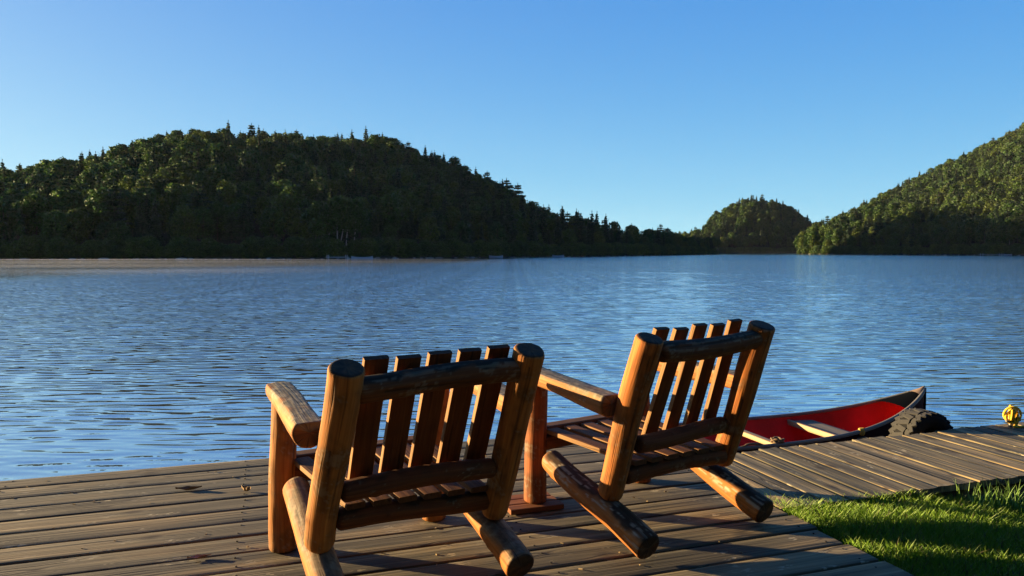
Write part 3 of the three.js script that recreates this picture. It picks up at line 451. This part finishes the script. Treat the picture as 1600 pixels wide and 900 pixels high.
// a log from a to b (chair axes): o.top weathers its upper side to grey, o.dark to black mildew, o.peel leaves pale flakes, o.flat planes the top off, o.ends rounds the ends
function logGeo(a, b, ra, rb, o) {
  const A = V(...a), B = V(...b), d = B.clone().sub(A), L = d.length(); d.normalize();
  let e1 = V(0, 1, 0).addScaledVector(d, -d.y); if (e1.length() < 0.25) e1 = V(0, 0, 1).addScaledVector(d, -d.z); e1.normalize(); const e2 = d.clone().cross(e1);
  const N = 56, sd = o.seed * 13.7, rows = [], b0 = o.b0 ?? 0.018, b1 = o.b1 ?? 0.018;
  const end = (s0, bev, dir) => { const l = []; for (let i = 0; i <= 5; i++) { const f = i / 5 * Math.PI / 2; l.push([s0 + dir * bev * (1 - Math.sin(f)), 1, bev * (1 - Math.cos(f)), 0]); } return l; };
  const e = []; e.push([0, 0, 0, 1], [0, 0.35, b0, 1], [0, 0.7, b0, 1]); for (let i = 0; i <= 5; i++) { const f = i / 5 * Math.PI / 2; e.push([b0 * (1 - Math.cos(f)), 1, b0 * (1 - Math.sin(f)), i === 0 ? 1 : 0]); }
  const M = Math.round(L / 0.0065); for (let i = 1; i < M; i++) { const s = i / M * L; if (s > b0 && s < L - b1) e.push([s, 1, 0, 0]); }
  for (let i = 0; i <= 5; i++) { const f = i / 5 * Math.PI / 2; e.push([L - b1 * (1 - Math.sin(f)), 1, b1 * (1 - Math.cos(f)), i === 5 ? 1 : 0]); } e.push([L, 0.7, b1, 1], [L, 0.35, b1, 1], [L, 0, 0, 1]);
  const pos = [], uv = [], col = [], idx = [], rc = rng(o.seed * 7 + 1), kn = []; for (let i = 0; i < 4; i++) kn.push([rc() * L, rc() * 6.283, 0.010 + rc() * 0.01]);
  const crA = o.crack ?? rc() * 6.283, cr0 = rc() * 0.3 * L, cr1 = L * (0.6 + 0.4 * rc());
  for (const [s, f, cut, cap] of e) {
    const rad = lerp(ra, rb, s / L), wx = 0.008 * Math.sin(s * 7 + sd), wy = 0.007 * Math.sin(s * 5.3 + sd * 2);
    for (let j = 0; j <= N; j++) {
      const th = j / N * 6.28318, ct = Math.cos(th), st = Math.sin(th);
      let r = rad * (1 + 0.13 * (fbm3(ct * 1.1 + sd, st * 1.1, s * 4, 2) - 0.5) + 0.03 * (n3(ct * 3 + sd, st * 3, s * 12) - 0.5)), knot = 0;
      for (const [ks, ka, kr] of kn) { const da = Math.atan2(Math.sin(th - ka), Math.cos(th - ka)) * rad, dd = Math.hypot(s - ks, da) / kr; if (dd < 2.5) { r += 0.0035 * Math.exp(-dd * dd); if (dd < 0.8) knot = Math.max(knot, 1 - dd / 0.8); } }
      const dcr = Math.atan2(Math.sin(th - crA - 0.25 * Math.sin(s * 6 + sd)), Math.cos(th - crA - 0.25 * Math.sin(s * 6 + sd))) * rad, crk = s > cr0 && s < cr1 ? Math.exp(-Math.pow(dcr / 0.0035, 2)) * sstep(0.3, 0.5, n3(s * 9, sd, 3)) : 0;
      r = (r - cut - 0.004 * crk) * f; if (f < 1 && f > 0) r = (rad - cut) * f;
      let u = ct * r + wx, v = st * r + wy; if (o.flat !== undefined) { const lim = rad * o.flat + 0.003 * (fbm3(s * 14, v * 30, sd, 2) - 0.5); if (u > lim) u = lim + (u - lim) * 0.12; }
      const p = A.clone().addScaledVector(d, s).addScaledVector(e1, u).addScaledVector(e2, v); if (o.drop && s < 0.3) p.y -= 0;
      pos.push(p.x, p.y, p.z); uv.push(s, j / N);
      const up = (e1.y * ct + e2.y * st), nz = fbm3(p.x * 14 + sd, p.y * 14, p.z * 14, 3), nf = fbm3(p.x * 60 + sd, p.y * 60, p.z * 60, 2), ns = fbm3(ct * 5 + sd, st * 5, s * 7, 2);
      const base = o.base ?? ORANGE, c = base.map((x, i) => x * (0.82 + 0.36 * ns) * (i === 0 ? 1 : 0.9 + 0.2 * nz)); const mix = (k, w) => { for (let i = 0; i < 3; i++) c[i] = lerp(c[i], k[i], clamp(w)); };
      const stk = fbm3(ct * 6 + sd, st * 6, s * 3, 3), flk = fbm3(p.x * 110 + sd, p.y * 110, p.z * 110, 2); for (let i = 0; i < 3; i++) c[i] *= 0.62 + 0.76 * stk; if (o.stain) mix([0.065, 0.036, 0.016], o.stain * sstep(0.42, 0.7, nz)); mix(PALE, 0.55 * sstep(0.60, 0.68, nz * 0.6 + flk * 0.4) * (o.bare ?? 0.6));
      if (o.top) { const w = o.top * sstep(0.15, 0.75, up + (nz - 0.5) * 1.3); mix(GREY.map((g) => g * (0.7 + 0.6 * flk)), w); mix(DARK, 0.55 * w * sstep(0.54, 0.62, flk)); mix(PALE, 0.6 * w * sstep(0.55, 0.62, nf)); }
      if (o.dark) { mix(DARK, o.dark * sstep(0.5, 0.85, up + (nz - 0.5) * 1.3)); if (o.peel) mix(PALE, o.peel * sstep(0.1, 0.5, up + 0.3) * (1 - 0.6 * sstep(0.75, 1, up)) * sstep(0.53, 0.60, fbm3(ct * 5 + sd, st * 5, s * 11, 3)) * sstep(0.36, 0.5, nf + 0.06)); }
      mix(DARK, 0.75 * crk); mix([0.07, 0.03, 0.012], 0.75 * knot);
      if (cap || cut > 0.3 * (s < L / 2 ? b0 : b1)) { const w = s < L / 2 ? (o.end0 ?? 0.5) : (o.end1 ?? 0.5); mix([0.032, 0.023, 0.015], w * (0.72 + 0.5 * nf)); }
      col.push(...c);
    }
  }
  const R = e.length; for (let i = 0; i < R - 1; i++) for (let j = 0; j < N; j++) { const p = i * (N + 1) + j, q = p + N + 1; idx.push(p, p + 1, q, q, p + 1, q + 1); }
  const g = geoOf(pos, idx, uv, col); g.computeVertexNormals(); const n = g.attributes.normal;
  for (let i = 0; i < R; i++) { const p = i * (N + 1), q = p + N, x = n.getX(p) + n.getX(q), y = n.getY(p) + n.getY(q), z = n.getZ(p) + n.getZ(q), l = Math.hypot(x, y, z) || 1; n.setXYZ(p, x / l, y / l, z / l); n.setXYZ(q, x / l, y / l, z / l); }
  for (const i of [0, 1, R - 2, R - 1]) for (let j = 0; j <= N; j++) { const s = i < 2 ? -1 : 1; n.setXYZ(i * (N + 1) + j, d.x * s, d.y * s, d.z * s); }
  return g;
}
// a sawn slat from a to b; face is the way its broad side looks
function slatGeo(a, b, w, t, face, o) {
  const A = V(...a), B = V(...b), d = B.clone().sub(A), L = d.length(); d.normalize(); const f = V(...face); f.addScaledVector(d, -f.dot(d)).normalize(); const s = d.clone().cross(f);
  const g = boardGeo(L, w, t, 0.004, h3(o.seed, 1, 2), h3(o.seed, 3, 4), 0, Math.round(L / 0.03)), m = new THREE.Matrix4().makeBasis(d, f, s); m.setPosition(A.add(B).multiplyScalar(0.5)); g.applyMatrix4(m);
  const p = g.attributes.position, n = g.attributes.normal, col = []; const uv = g.attributes.uv; for (let i = 0; i < uv.count; i++) uv.setXY(i, uv.getX(i) * 4, uv.getY(i) * 1.2 / 0.35);
  for (let i = 0; i < p.count; i++) {
    const x = p.getX(i), y = p.getY(i), z = p.getZ(i), nz = fbm3(x * 16 + o.seed * 3, y * 16, z * 16, 3), up = n.getY(i), c = (o.base ?? REDDISH).map((k) => k * (0.8 + 0.4 * nz)); const mix = (k, w_) => { for (let j = 0; j < 3; j++) c[j] = lerp(c[j], k[j], clamp(w_)); };
    if (o.dark) mix(DARK, o.dark * sstep(0.3, 0.8, up + (nz - 0.5) * 0.9)); if (o.top) mix([0.06, 0.054, 0.046], o.top * sstep(0.45, 0.6, nz) * sstep(0.3, 0.7, up)); if (o.edge) mix([0.36, 0.20, 0.085], o.edge * sstep(0.5, 0.9, Math.abs(n.getX(i) * s.x + n.getY(i) * s.y + n.getZ(i) * s.z)));
    col.push(...c);
  }
  g.setAttribute('color', new THREE.Float32BufferAttribute(col, 3)); return g;
}
const mixP = (a, b, t) => a.map((x, i) => lerp(x, b[i], t)), add = (a, x, y, z) => [a[0] + x, a[1] + y, a[2] + z];
function makeChair(label, pos, yaw, k, st) {
  const o = thing('log_chair', label, 'chair', pos, yaw, undefined), S = st.seed;
  const L = (n, a, b, ra, rb, op, l) => part(n, logGeo(a, b, ra, rb, { ...op }), logMat, o, l);
  for (const s of ['L', 'R']) {
    const i = s === 'L' ? 0 : 1, q = S + i * 20;
    const side = s === 'L' ? -1 : 1;
    L('front_leg', add(k['leg0' + s], 0, i === 0 ? st.lift : 0, 0), k['leg1' + s], 0.0555, 0.052, { seed: q + 1, b0: 0.014, b1: 0.02, base: st.legBase, stain: 0.5, crack: 0.6 + i });
    L('side_rail', k['log1' + s], k['log2' + s], 0.054, 0.060, { seed: q + 2, b0: 0.03, b1: 0.012, top: st.railTop, dark: st.railDark, peel: st.peel, end0: 0.15, end1: 0.9 });
    L('back_post', k['post1' + s], k['post2' + s], 0.053, 0.058, { seed: q + 3, b0: 0.036, b1: 0.014, end1: 0.95, end0: 0.2, stain: 0.5, base: st.postBase, crack: 2.6 });
    L('armrest', k['arm1' + s], k['arm2' + s], 0.052, 0.056, { seed: q + 4, b0: 0.040, b1: 0.012, flat: 0.55, top: 1, end0: 0.25, end1: 0.45, crack: 0.1, bare: 1, base: [0.40, 0.165, 0.052] });
  }
  const pd = V(...k.post2L).sub(V(...k.post1L)).normalize(), fw = [0, pd.z, -pd.y]; // the way the backrest faces
  const ext = (a, b, m) => { const d = V(...b).sub(V(...a)).normalize().multiplyScalar(m); return [add(a, -d.x, -d.y, -d.z), add(b, d.x, d.y, d.z)]; };
  let e = ext(k.upL, k.upR, 0.02); L('upper_back_rail', e[0], e[1], 0.044, 0.043, { seed: S + 51, dark: 1, peel: 0.25, end0: 0.1, end1: 0.1, base: [0.15, 0.056, 0.018], b0: 0.02, b1: 0.02 });
  e = ext(k.loL, k.loR, 0.02); L('lower_back_rail', e[0], e[1], 0.038, 0.038, { seed: S + 52, stain: 0.4, dark: 0.35, base: [0.16, 0.055, 0.017] });
  e = ext(k.railL, k.railR, 0.025); L('seat_rail', e[0], e[1], 0.040, 0.040, { seed: S + 53, dark: 0.8, stain: 0.4, base: [0.17, 0.056, 0.016], b0: 0.02, b1: 0.02 });
  const F0 = [k.leg0L[0] + 0.03, k.railL[1] + 0.012, 0.005], F1 = [k.leg0R[0] - 0.03, k.railR[1] + 0.012, 0.005]; L('seat_rail', F0, F1, 0.044, 0.044, { seed: S + 54, stain: 0.4, dark: 0.5, base: [0.16, 0.056, 0.018], end0: 0.7, b0: 0.012 });
  for (let i = 0; i < 5; i++) { // back slats stand before the two rails
    const f = i / 4, a = mixP(k.sbL, k.sbR, f), b = mixP(k.slL, k.slR, f), j = (h3(S, i, 5) - 0.5) * 0.012;
    const d = V(...b).sub(V(...a)).normalize(), a2 = add(a, -d.x * 0.05, -d.y * 0.05, -d.z * 0.05);
    part('back_slat', slatGeo(a2, add(b, 0, j, 0), st.slatW, 0.023, fw, { seed: S + 60 + i, edge: 0.75, dark: 0.7, base: [0.20, 0.062, 0.018] }), logMat, o);
  }
  const yF = F0[1] + 0.056, yR = k.railL[1] + 0.050, yR2 = k.railR[1] + 0.050;
  for (let i = 0; i < 6; i++) { // seat slats run from the front rail to the back one
    const f = i / 5, x0 = lerp(F0[0] + 0.045, F1[0] - 0.045, f), x1 = lerp(k.railL[0] + 0.04, k.railR[0] - 0.04, f);
    part('seat_slat', slatGeo([x0, yF, 0.03], [x1, lerp(yR, yR2, f), k.railL[2] + 0.035], 0.070, 0.022, [0, 1, 0], { seed: S + 80 + i, dark: 1, top: 0.9, edge: 0.6, base: [0.12, 0.05, 0.02] }), logMat, o);
  }
  part('front_board', slatGeo([F0[0] - 0.005, yF + 0.004, -0.022], [F1[0] + 0.005, yF + 0.004, -0.022], 0.075, 0.026, [0, 1, 0], { seed: S + 95, dark: 0.8, top: 1, base: [0.12, 0.06, 0.03] }), logMat, o);
  return o;
}
makeChair('orange log chair at the left, its back to us, standing on the open planks', [-0.6483, 0, -3.1699], 0.5192, {
  leg0L: [-0.362, 0, 0.008], leg1L: [-0.343, 0.64, 0.002], log1L: [-0.343, 0.31, 0.130], log2L: [-0.341, 0.062, 0.775], post1L: [-0.348, 0.205, 0.557], post2L: [-0.346, 0.890, 0.855], arm1L: [-0.385, 0.690, 0.055], arm2L: [-0.411, 0.655, 0.689], upL: [-0.284, 0.812, 0.824], loL: [-0.28, 0.427, 0.657], railL: [-0.281, 0.309, 0.596], slL: [-0.216, 0.898, 0.783], sbL: [-0.213, 0.435, 0.583],
  leg0R: [0.339, 0, -0.02], leg1R: [0.347, 0.64, 0], log1R: [0.341, 0.305, 0.142], log2R: [0.338, 0.062, 0.775], post1R: [0.338, 0.207, 0.563], post2R: [0.331, 0.899, 0.855], arm1R: [0.4, 0.69, 0.05], arm2R: [0.4, 0.655, 0.695], upR: [0.279, 0.819, 0.823], loR: [0.271, 0.427, 0.649], railR: [0.283, 0.288, 0.595], slR: [0.243, 0.904, 0.785], sbR: [0.244, 0.445, 0.584],
}, { seed: 3, lift: 0, railTop: 0.75, railDark: 0.25, peel: 0, slatW: 0.086, legBase: [0.40, 0.160, 0.040], postBase: [0.42, 0.168, 0.040] });
makeChair('orange log chair at the right with black flaking weathered lower rails', [0.4041, 0, -3.7027], 0.5874, {
  leg0L: [-0.346, 0, 0], leg1L: [-0.346, 0.632, 0], log1L: [-0.366, 0.284, 0.144], log2L: [-0.366, 0.062, 0.793], post1L: [-0.355, 0.200, 0.535], post2L: [-0.356, 0.914, 0.788], arm1L: [-0.411, 0.676, 0.0], arm2L: [-0.415, 0.630, 0.63], upL: [-0.277, 0.845, 0.779], loL: [-0.271, 0.447, 0.638], railL: [-0.283, 0.303, 0.59], slL: [-0.227, 0.929, 0.722], sbL: [-0.237, 0.471, 0.549],
  leg0R: [0.348, 0, 0.001], leg1R: [0.346, 0.632, 0], log1R: [0.367, 0.281, 0.155], log2R: [0.37, 0.066, 0.794], post1R: [0.342, 0.232, 0.549], post2R: [0.334, 0.920, 0.795], arm1R: [0.411, 0.676, 0.0], arm2R: [0.411, 0.630, 0.632], upR: [0.284, 0.852, 0.773], loR: [0.273, 0.435, 0.621], railR: [0.283, 0.29, 0.589], slR: [0.237, 0.937, 0.715], sbR: [0.252, 0.467, 0.559],
}, { seed: 140, lift: 0.026, railTop: 0.1, railDark: 0.9, peel: 0.9, slatW: 0.078, legBase: [0.31, 0.095, 0.027], postBase: [0.44, 0.154, 0.036] });
{ // the little board under the right chair's front leg
  const o = thing('shim_board', 'small slatted red brown board under the front left leg of the right chair', 'board', [0.085, 0, -3.515], TURN);
  for (let i = 0; i < 3; i++) { const g = boardGeo(0.27, 0.066, 0.024, 0.004, i * 0.3, i * 0.2, 0, 1), c = []; for (let n = 0; n < g.attributes.position.count; n++) c.push(0.21, 0.078, 0.03); g.setAttribute('color', new THREE.Float32BufferAttribute(c, 3)); g.translate((i - 1) * 0.006, 0.0145, (i - 1) * 0.070); part('slat', g, logMat, o); }
}

// ------------------------------------------------------------------ canoe
{
  const L = 3.66, o = thing('canoe', 'red canoe moored along the far side of the dock', 'canoe', [0, WATER, 0], THREE.MathUtils.degToRad(18.3));
  const bow = V(3.50, 0, -6.12), ax = V(Math.cos(o.rotation.y), 0, -Math.sin(o.rotation.y)); const c0 = bow.clone().addScaledVector(ax, -L / 2); o.position.set(c0.x, WATER, c0.z);
  const half = (t) => 0.385 * Math.pow(Math.max(0, 1 - Math.pow(Math.abs(t), 2.1)), 0.85), sheer = (t) => 0.315 + 0.235 * Math.pow(Math.abs(t), 3.2), keel = (t) => -0.07 + 0.12 * Math.pow(Math.abs(t), 9), xs = (t, k) => t * L / 2 * (1 - 0.045 * Math.pow(1 - k, 2) * Math.pow(Math.abs(t), 6));
  const N = 72, M = 14, surf = (inset) => { const pos = [], uv = [], idx = []; for (let i = 0; i <= N; i++) { const t = i / N * 2 - 1, b = Math.max(0, half(t) - inset), y0 = keel(t) + inset, y1 = sheer(t); for (let j = 0; j <= 2 * M; j++) { const k = (j - M) / M, a = Math.abs(k), y = lerp(y0, y1, Math.pow(a, 2.1)), w = b * Math.pow(a, 0.62) * (1 + 0.04 * Math.sin(a * 3.1)); pos.push(xs(t, a), y, Math.sign(k) * w); uv.push(t * L / 2, k * 0.6); } } for (let i = 0; i < N; i++) for (let j = 0; j < 2 * M; j++) { const a = i * (2 * M + 1) + j, b = a + 2 * M + 1; inset ? idx.push(a, b, a + 1, b, b + 1, a + 1) : idx.push(a, a + 1, b, b, a + 1, b + 1); } const g = geoOf(pos, idx, uv); g.computeVertexNormals(); return g; };
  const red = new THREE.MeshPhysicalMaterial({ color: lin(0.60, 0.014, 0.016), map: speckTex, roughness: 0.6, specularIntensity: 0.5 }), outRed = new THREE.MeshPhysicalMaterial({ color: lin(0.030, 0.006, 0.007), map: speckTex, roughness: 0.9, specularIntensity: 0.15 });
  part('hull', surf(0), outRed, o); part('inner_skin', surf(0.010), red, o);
  const railMat = std({ color: lin(0.15, 0.14, 0.125), roughness: 0.7, map: grainTex }), ash = std({ color: lin(0.36, 0.25, 0.13), map: grainTex, bumpMap: grainBump, bumpScale: 0.002, roughness: 0.65 }), greyAsh = std({ color: lin(0.19, 0.165, 0.13), map: grainTex, bumpMap: grainBump, bumpScale: 0.003, roughness: 0.8 }), plate = new THREE.MeshPhysicalMaterial({ color: lin(0.004, 0.0045, 0.006), roughness: 1, specularIntensity: 0 });
  for (const s of [-1, 1]) { const pts = []; for (let i = 0; i <= 40; i++) { const t = (i / 40 * 2 - 1) * 0.995; pts.push(V(t * L / 2, sheer(t) + 0.004, s * half(t))); } part('gunwale', new THREE.TubeGeometry(new THREE.CatmullRomCurve3(pts), 90, 0.0155, 8), railMat, o); }
  for (const e of [-1, 1]) { // end deck plates with wooden tips
    const dk = (t0, t1, y) => { const pos = [], idx = [], n = 10; for (let i = 0; i <= n; i++) { const t = lerp(t0, t1, i / n); for (let j = 0; j <= 6; j++) { const w = j / 3 - 1; pos.push(e * t * L / 2, sheer(t) + y + 0.018 * (1 - w * w), w * half(t) * 1.02); } } for (let i = 0; i < n; i++) for (let j = 0; j < 6; j++) { const a = i * 7 + j, b = a + 7; e > 0 ? idx.push(a, a + 1, b, b, a + 1, b + 1) : idx.push(a, b, a + 1, b, b + 1, a + 1); } const g = geoOf(pos, idx); g.computeVertexNormals(); return g; };
    part('end_plate', dk(0.80, 0.945, 0.008), plate, o); part('end_cap', dk(0.935, 1.0, 0.013), std({ color: lin(0.2, 0.13, 0.075), roughness: 0.8 }), o);
    const stem = new THREE.TubeGeometry(new THREE.CatmullRomCurve3([V(e * xs(1, 1), sheer(1) + 0.012, 0), V(e * xs(1, 0.7), lerp(keel(1), sheer(1), 0.5), 0), V(e * xs(1, 0), keel(1), 0)]), 12, 0.014, 8); part('stem', stem, plate, o);
  }
  const cross = (t, w, h, y, mat, name) => { const g = boardGeo(half(t) * 2 * 0.97, w, h, 0.006, t, 0.3); g.rotateY(Math.PI / 2); g.translate(t * L / 2, sheer(t) - y, 0); return part(name, g, mat, o); };
  cross(0.03, 0.058, 0.036, 0.010, ash, 'thwart'); cross(0.450, 0.20, 0.022, 0.055, greyAsh, 'seat'); cross(0.387, 0.026, 0.045, 0.05, ash, 'seat_rail'); cross(-0.62, 0.2, 0.022, 0.05, greyAsh, 'seat');
  const W = (t, s, y = 0.02) => V(t * L / 2, sheer(t) + y, s * half(t)).applyAxisAngle(V(0, 1, 0), o.rotation.y).add(o.position);
  const rope = (name, label, pts, r, col) => solo(name, label, 'rope', new THREE.TubeGeometry(new THREE.CatmullRomCurve3(pts), 80, r, 7), std({ color: lin(...col), roughness: 0.95 }));
  const brown = [0.13, 0.088, 0.046]; const ps = []; for (let i = 0; i <= 14; i++) { const t = lerp(-0.30, 0.025, i / 14), q = W(t, 1, 0.018 + 0.012 * Math.sin(i * 0.9)); q.x += 0.01 * Math.sin(i * 2.1); ps.push(q); }
  rope('mooring_rope', 'brown mooring rope lying along the near gunwale of the canoe', ps, 0.008, brown);
  const kn = [], kc = W(0.03, 0.93, 0.02); for (let i = 0; i <= 60; i++) { const a = i / 60 * 6.283 * 4.2; kn.push(kc.clone().add(V(Math.cos(a) * 0.038 + 0.012 * Math.sin(a * 0.37), 0.014 * Math.sin(a * 1.7) + 0.01, Math.sin(a) * 0.034))); }
  rope('rope_knot', 'brown rope knot tied round the near end of the canoe thwart', kn, 0.0075, brown);
  const yk = [], yc = W(0.47, 1, 0.0); for (let i = 0; i <= 40; i++) { const a = i / 40 * 6.283 * 3; yk.push(yc.clone().add(V(-0.02 + 0.04 * i / 40, Math.cos(a) * 0.024, Math.sin(a) * 0.024))); }
  rope('rope_tie', 'yellow rope tied round the canoe gunwale next to the tyre', yk, 0.006, [0.38, 0.25, 0.04]);
}
// ------------------------------------------------------------------ tyre hung on the dock edge
{
  const q = 4.41, p = 3.95, R = 0.215, w = 0.20, o = thing('tyre', 'black knobbly tyre hung as a fender between dock and canoe', 'tyre', [q * CA - p * SA, -0.10, -(q * SA + p * CA)], TURN);
  const rub = std({ color: lin(0.028, 0.027, 0.024), roughness: 0.95 }), dk = new THREE.MeshPhysicalMaterial({ color: lin(0.012, 0.012, 0.012), roughness: 0.95, specularIntensity: 0.25 });
  const prof = [[0.082, -0.07], [0.11, -0.088], [0.15, -w / 2], [0.185, -w / 2 + 0.004], [0.203, -0.08], [0.210, -0.04], [0.212, 0], [0.210, 0.04], [0.203, 0.08], [0.185, w / 2 - 0.004], [0.15, w / 2], [0.115, 0.088], [0.10, 0.07], [0.105, 0.05], [0.15, 0.07], [0.18, 0.05], [0.19, 0], [0.18, -0.05], [0.15, -0.07], [0.105, -0.05], [0.10, -0.07]].map(([r, y]) => new THREE.Vector2(r, y));
  const c = new THREE.LatheGeometry(prof, 64); c.rotateX(Math.PI / 2); part('carcass', c, dk, o);
  const lugs = []; for (let i = 0; i < 26; i++) for (const s of [-1, 0, 1]) { const g = boardGeo(0.074, 0.040, 0.011, 0.006, 0, 0); g.rotateY(s === 0 ? 0.25 * (i % 2 ? 1 : -1) + Math.PI / 2 : s * 0.62); g.translate(0, R - 0.003 - Math.abs(s) * 0.007, s * 0.062); if (s) g.rotateX(0); g.applyMatrix4(new THREE.Matrix4().makeRotationZ(i / 26 * 6.283 + (s === 0 ? 0.12 : s * 0.03))); lugs.push(g); }
  const t = part('tread', mergeGeometries(lugs), rub, o); t.userData.kind = 'stuff';
}
{ // yellow rope hitched on the far edge of the dock
  const q = 5.00, p = 3.72, c = V(q * CA - p * SA, 0.0, -(q * SA + p * CA)), pts = [];
  for (let i = 0; i <= 200; i++) { const a = i / 200 * 6.283 * 7, k = a / 6.283, K = Math.floor(k), f = fade(k - K), w = (c0) => lerp(h3(K, c0, 7), h3(K + 1, c0, 7), f), r = 0.026 + 0.026 * w(1), yw = (w(2) - 0.5) * 2.4, x = Math.cos(a) * r * (0.8 + 0.5 * w(3)), y = Math.sin(a) * r * 1.15; pts.push(c.clone().add(V(x * Math.cos(yw) + (w(4) - 0.5) * 0.045, 0.072 + y + (w(5) - 0.5) * 0.045, x * Math.sin(yw) + (w(6) - 0.5) * 0.05))); }
  pts.push(c.clone().add(V(0.012, 0.03, 0.02)), c.clone().add(V(-0.012, 0.012, 0.03)), c.clone().add(V(0.02, 0.009, 0.035)), c.clone().add(V(0.06, 0.009, 0.02)), c.clone().add(V(0.10, 0.009, 0.03)));
  solo('yellow_rope', 'coil of bright yellow rope standing on the dock corner', 'rope', new THREE.TubeGeometry(new THREE.CatmullRomCurve3(pts), 700, 0.008, 8), std({ color: lin(0.58, 0.36, 0.014), roughness: 0.75 }));
  const cl = thing('dock_cleat', 'small dark metal cleat under the yellow rope coil', 'cleat', [c.x, 0, c.z], TURN), mt = std({ color: lin(0.12, 0.11, 0.1), roughness: 0.5, metalness: 0.6 }); const b = new THREE.CapsuleGeometry(0.011, 0.12, 4, 10); b.rotateZ(Math.PI / 2); b.translate(0, 0.045, 0); part('bar', b, mt, cl); for (const s of [-1, 1]) { const g = new THREE.CylinderGeometry(0.010, 0.014, 0.045, 10); g.translate(s * 0.025, 0.022, 0); part('leg', g, mt, cl); }
}
// ------------------------------------------------------------------ fallen leaves on the deck
{
  const leaf = (px, py, L, w, curl, turn, col, label) => {
    const D = 1137 * EYE / (py - 392), pos = [], idx = [], n = 14; for (let i = 0; i <= n; i++) for (let j = 0; j <= 6; j++) { const t = i / n, v = j / 3 - 1, b = w * Math.pow(Math.sin(Math.PI * Math.min(1, t * 0.93 + 0.04)), 0.8) * (1 + 0.22 * Math.sin(t * 19)); pos.push((t - 0.5) * L, 0.004 + curl * (v * v * 0.7 + 0.5 * Math.pow(t - 0.45, 2) * 3) + 0.003 * Math.sin(t * 8 + v * 2), v * b * (1 - 0.4 * v * v * curl / w)); }
    for (let i = 0; i < n; i++) for (let j = 0; j < 6; j++) { const a = i * 7 + j, b = a + 7; idx.push(a, a + 1, b, b, a + 1, b + 1); }
    const g = geoOf(pos, idx); g.computeVertexNormals(); const m = solo('fallen_leaf', label, 'leaf', g, std({ color: lin(...col), roughness: 0.8, side: THREE.DoubleSide }), [(px - 800) / 1137 * D, 0.002, -D]); m.rotation.y = turn;
  };
  leaf(287, 772, 0.13, 0.02, 0.016, 0.15, [0.10, 0.06, 0.026], 'long curled brown leaf lying on the planks left of the chairs'); leaf(378, 774, 0.065, 0.018, 0.024, -0.5, [0.21, 0.12, 0.045], 'small crumpled tan leaf on the planks close to the left chair'); leaf(301, 883, 0.09, 0.014, 0.01, 0.3, [0.26, 0.14, 0.10], 'pale pinkish leaf scrap at the near left of the deck');
}
{ // crumbs of leaves and needles on the planks
  const r = rng(404), gs = []; for (let i = 0; i < 150; i++) { const q = -2.6 + 4.8 * r(), p = 2.2 + 2.3 * r(), l = 0.006 + 0.018 * r() * r(), g = new THREE.BoxGeometry(l, 0.0016 + 0.003 * r(), 0.002 + 0.005 * r()); g.rotateY(r() * 3.14); g.rotateZ((r() - 0.5) * 0.3); g.translate(q * CA - p * SA, 0.003, -(q * SA + p * CA)); const c = [], k = r(); for (let n = 0; n < g.attributes.position.count; n++) c.push(0.10 + 0.22 * k, 0.07 + 0.16 * k, 0.03 + 0.09 * k); g.setAttribute('color', new THREE.Float32BufferAttribute(c, 3)); gs.push(g); }
  const m = new THREE.Mesh(mergeGeometries(gs), std({ vertexColors: true, roughness: 1 })); m.name = 'debris'; m.userData = { kind: 'stuff', label: 'tiny leaf crumbs and needles scattered over the deck planks', category: 'debris' }; scene.add(m);
  // stones along the far waterlines
  const g = new THREE.IcosahedronGeometry(1, 2), a = g.attributes.position; for (let i = 0; i < a.count; i++) { const k = 0.75 + 0.5 * fbm3(a.getX(i) * 1.6 + 9, a.getY(i) * 1.6, a.getZ(i) * 1.6, 2); a.setXYZ(i, a.getX(i) * k, a.getY(i) * k * 0.6, a.getZ(i) * k); } g.computeVertexNormals();
  const list = []; for (const [hill, x0, x1] of [[leftHill, -40, 1115], [rightHill, 1250, 1630]]) for (let px = x0; px < x1; px += 1137 / 200 * (0.4 + 2.6 * r() * r())) { const Ds = interp(hill, px, 1), d = Ds - 1.6 - 1.4 * r(), s = 0.15 + 0.5 * r() * r(); list.push([(px - 800) / 1137 * d, -d, s, r()]); }
  const im = new THREE.InstancedMesh(g, std({ color: 0xffffff, roughness: 0.95 }), list.length); im.name = 'shore_rocks'; im.userData = { kind: 'stuff', label: 'grey stones lying along the far waterline', category: 'rocks' };
  list.forEach(([x, z, s, v], n) => { dummy.position.set(x, WATER + 0.05 * s, z); dummy.rotation.set(0, v * 30, 0); dummy.scale.set(s * (1 + v), s, s); dummy.updateMatrix(); im.setMatrixAt(n, dummy.matrix); im.setColorAt(n, lin(0.10 + 0.12 * v, 0.095 + 0.11 * v, 0.085 + 0.09 * v)); }); scene.add(im);
}
scene.traverse((o) => { if (o.isMesh) { o.castShadow = true; o.receiveShadow = true; } });
renderer.render(scene, camera);
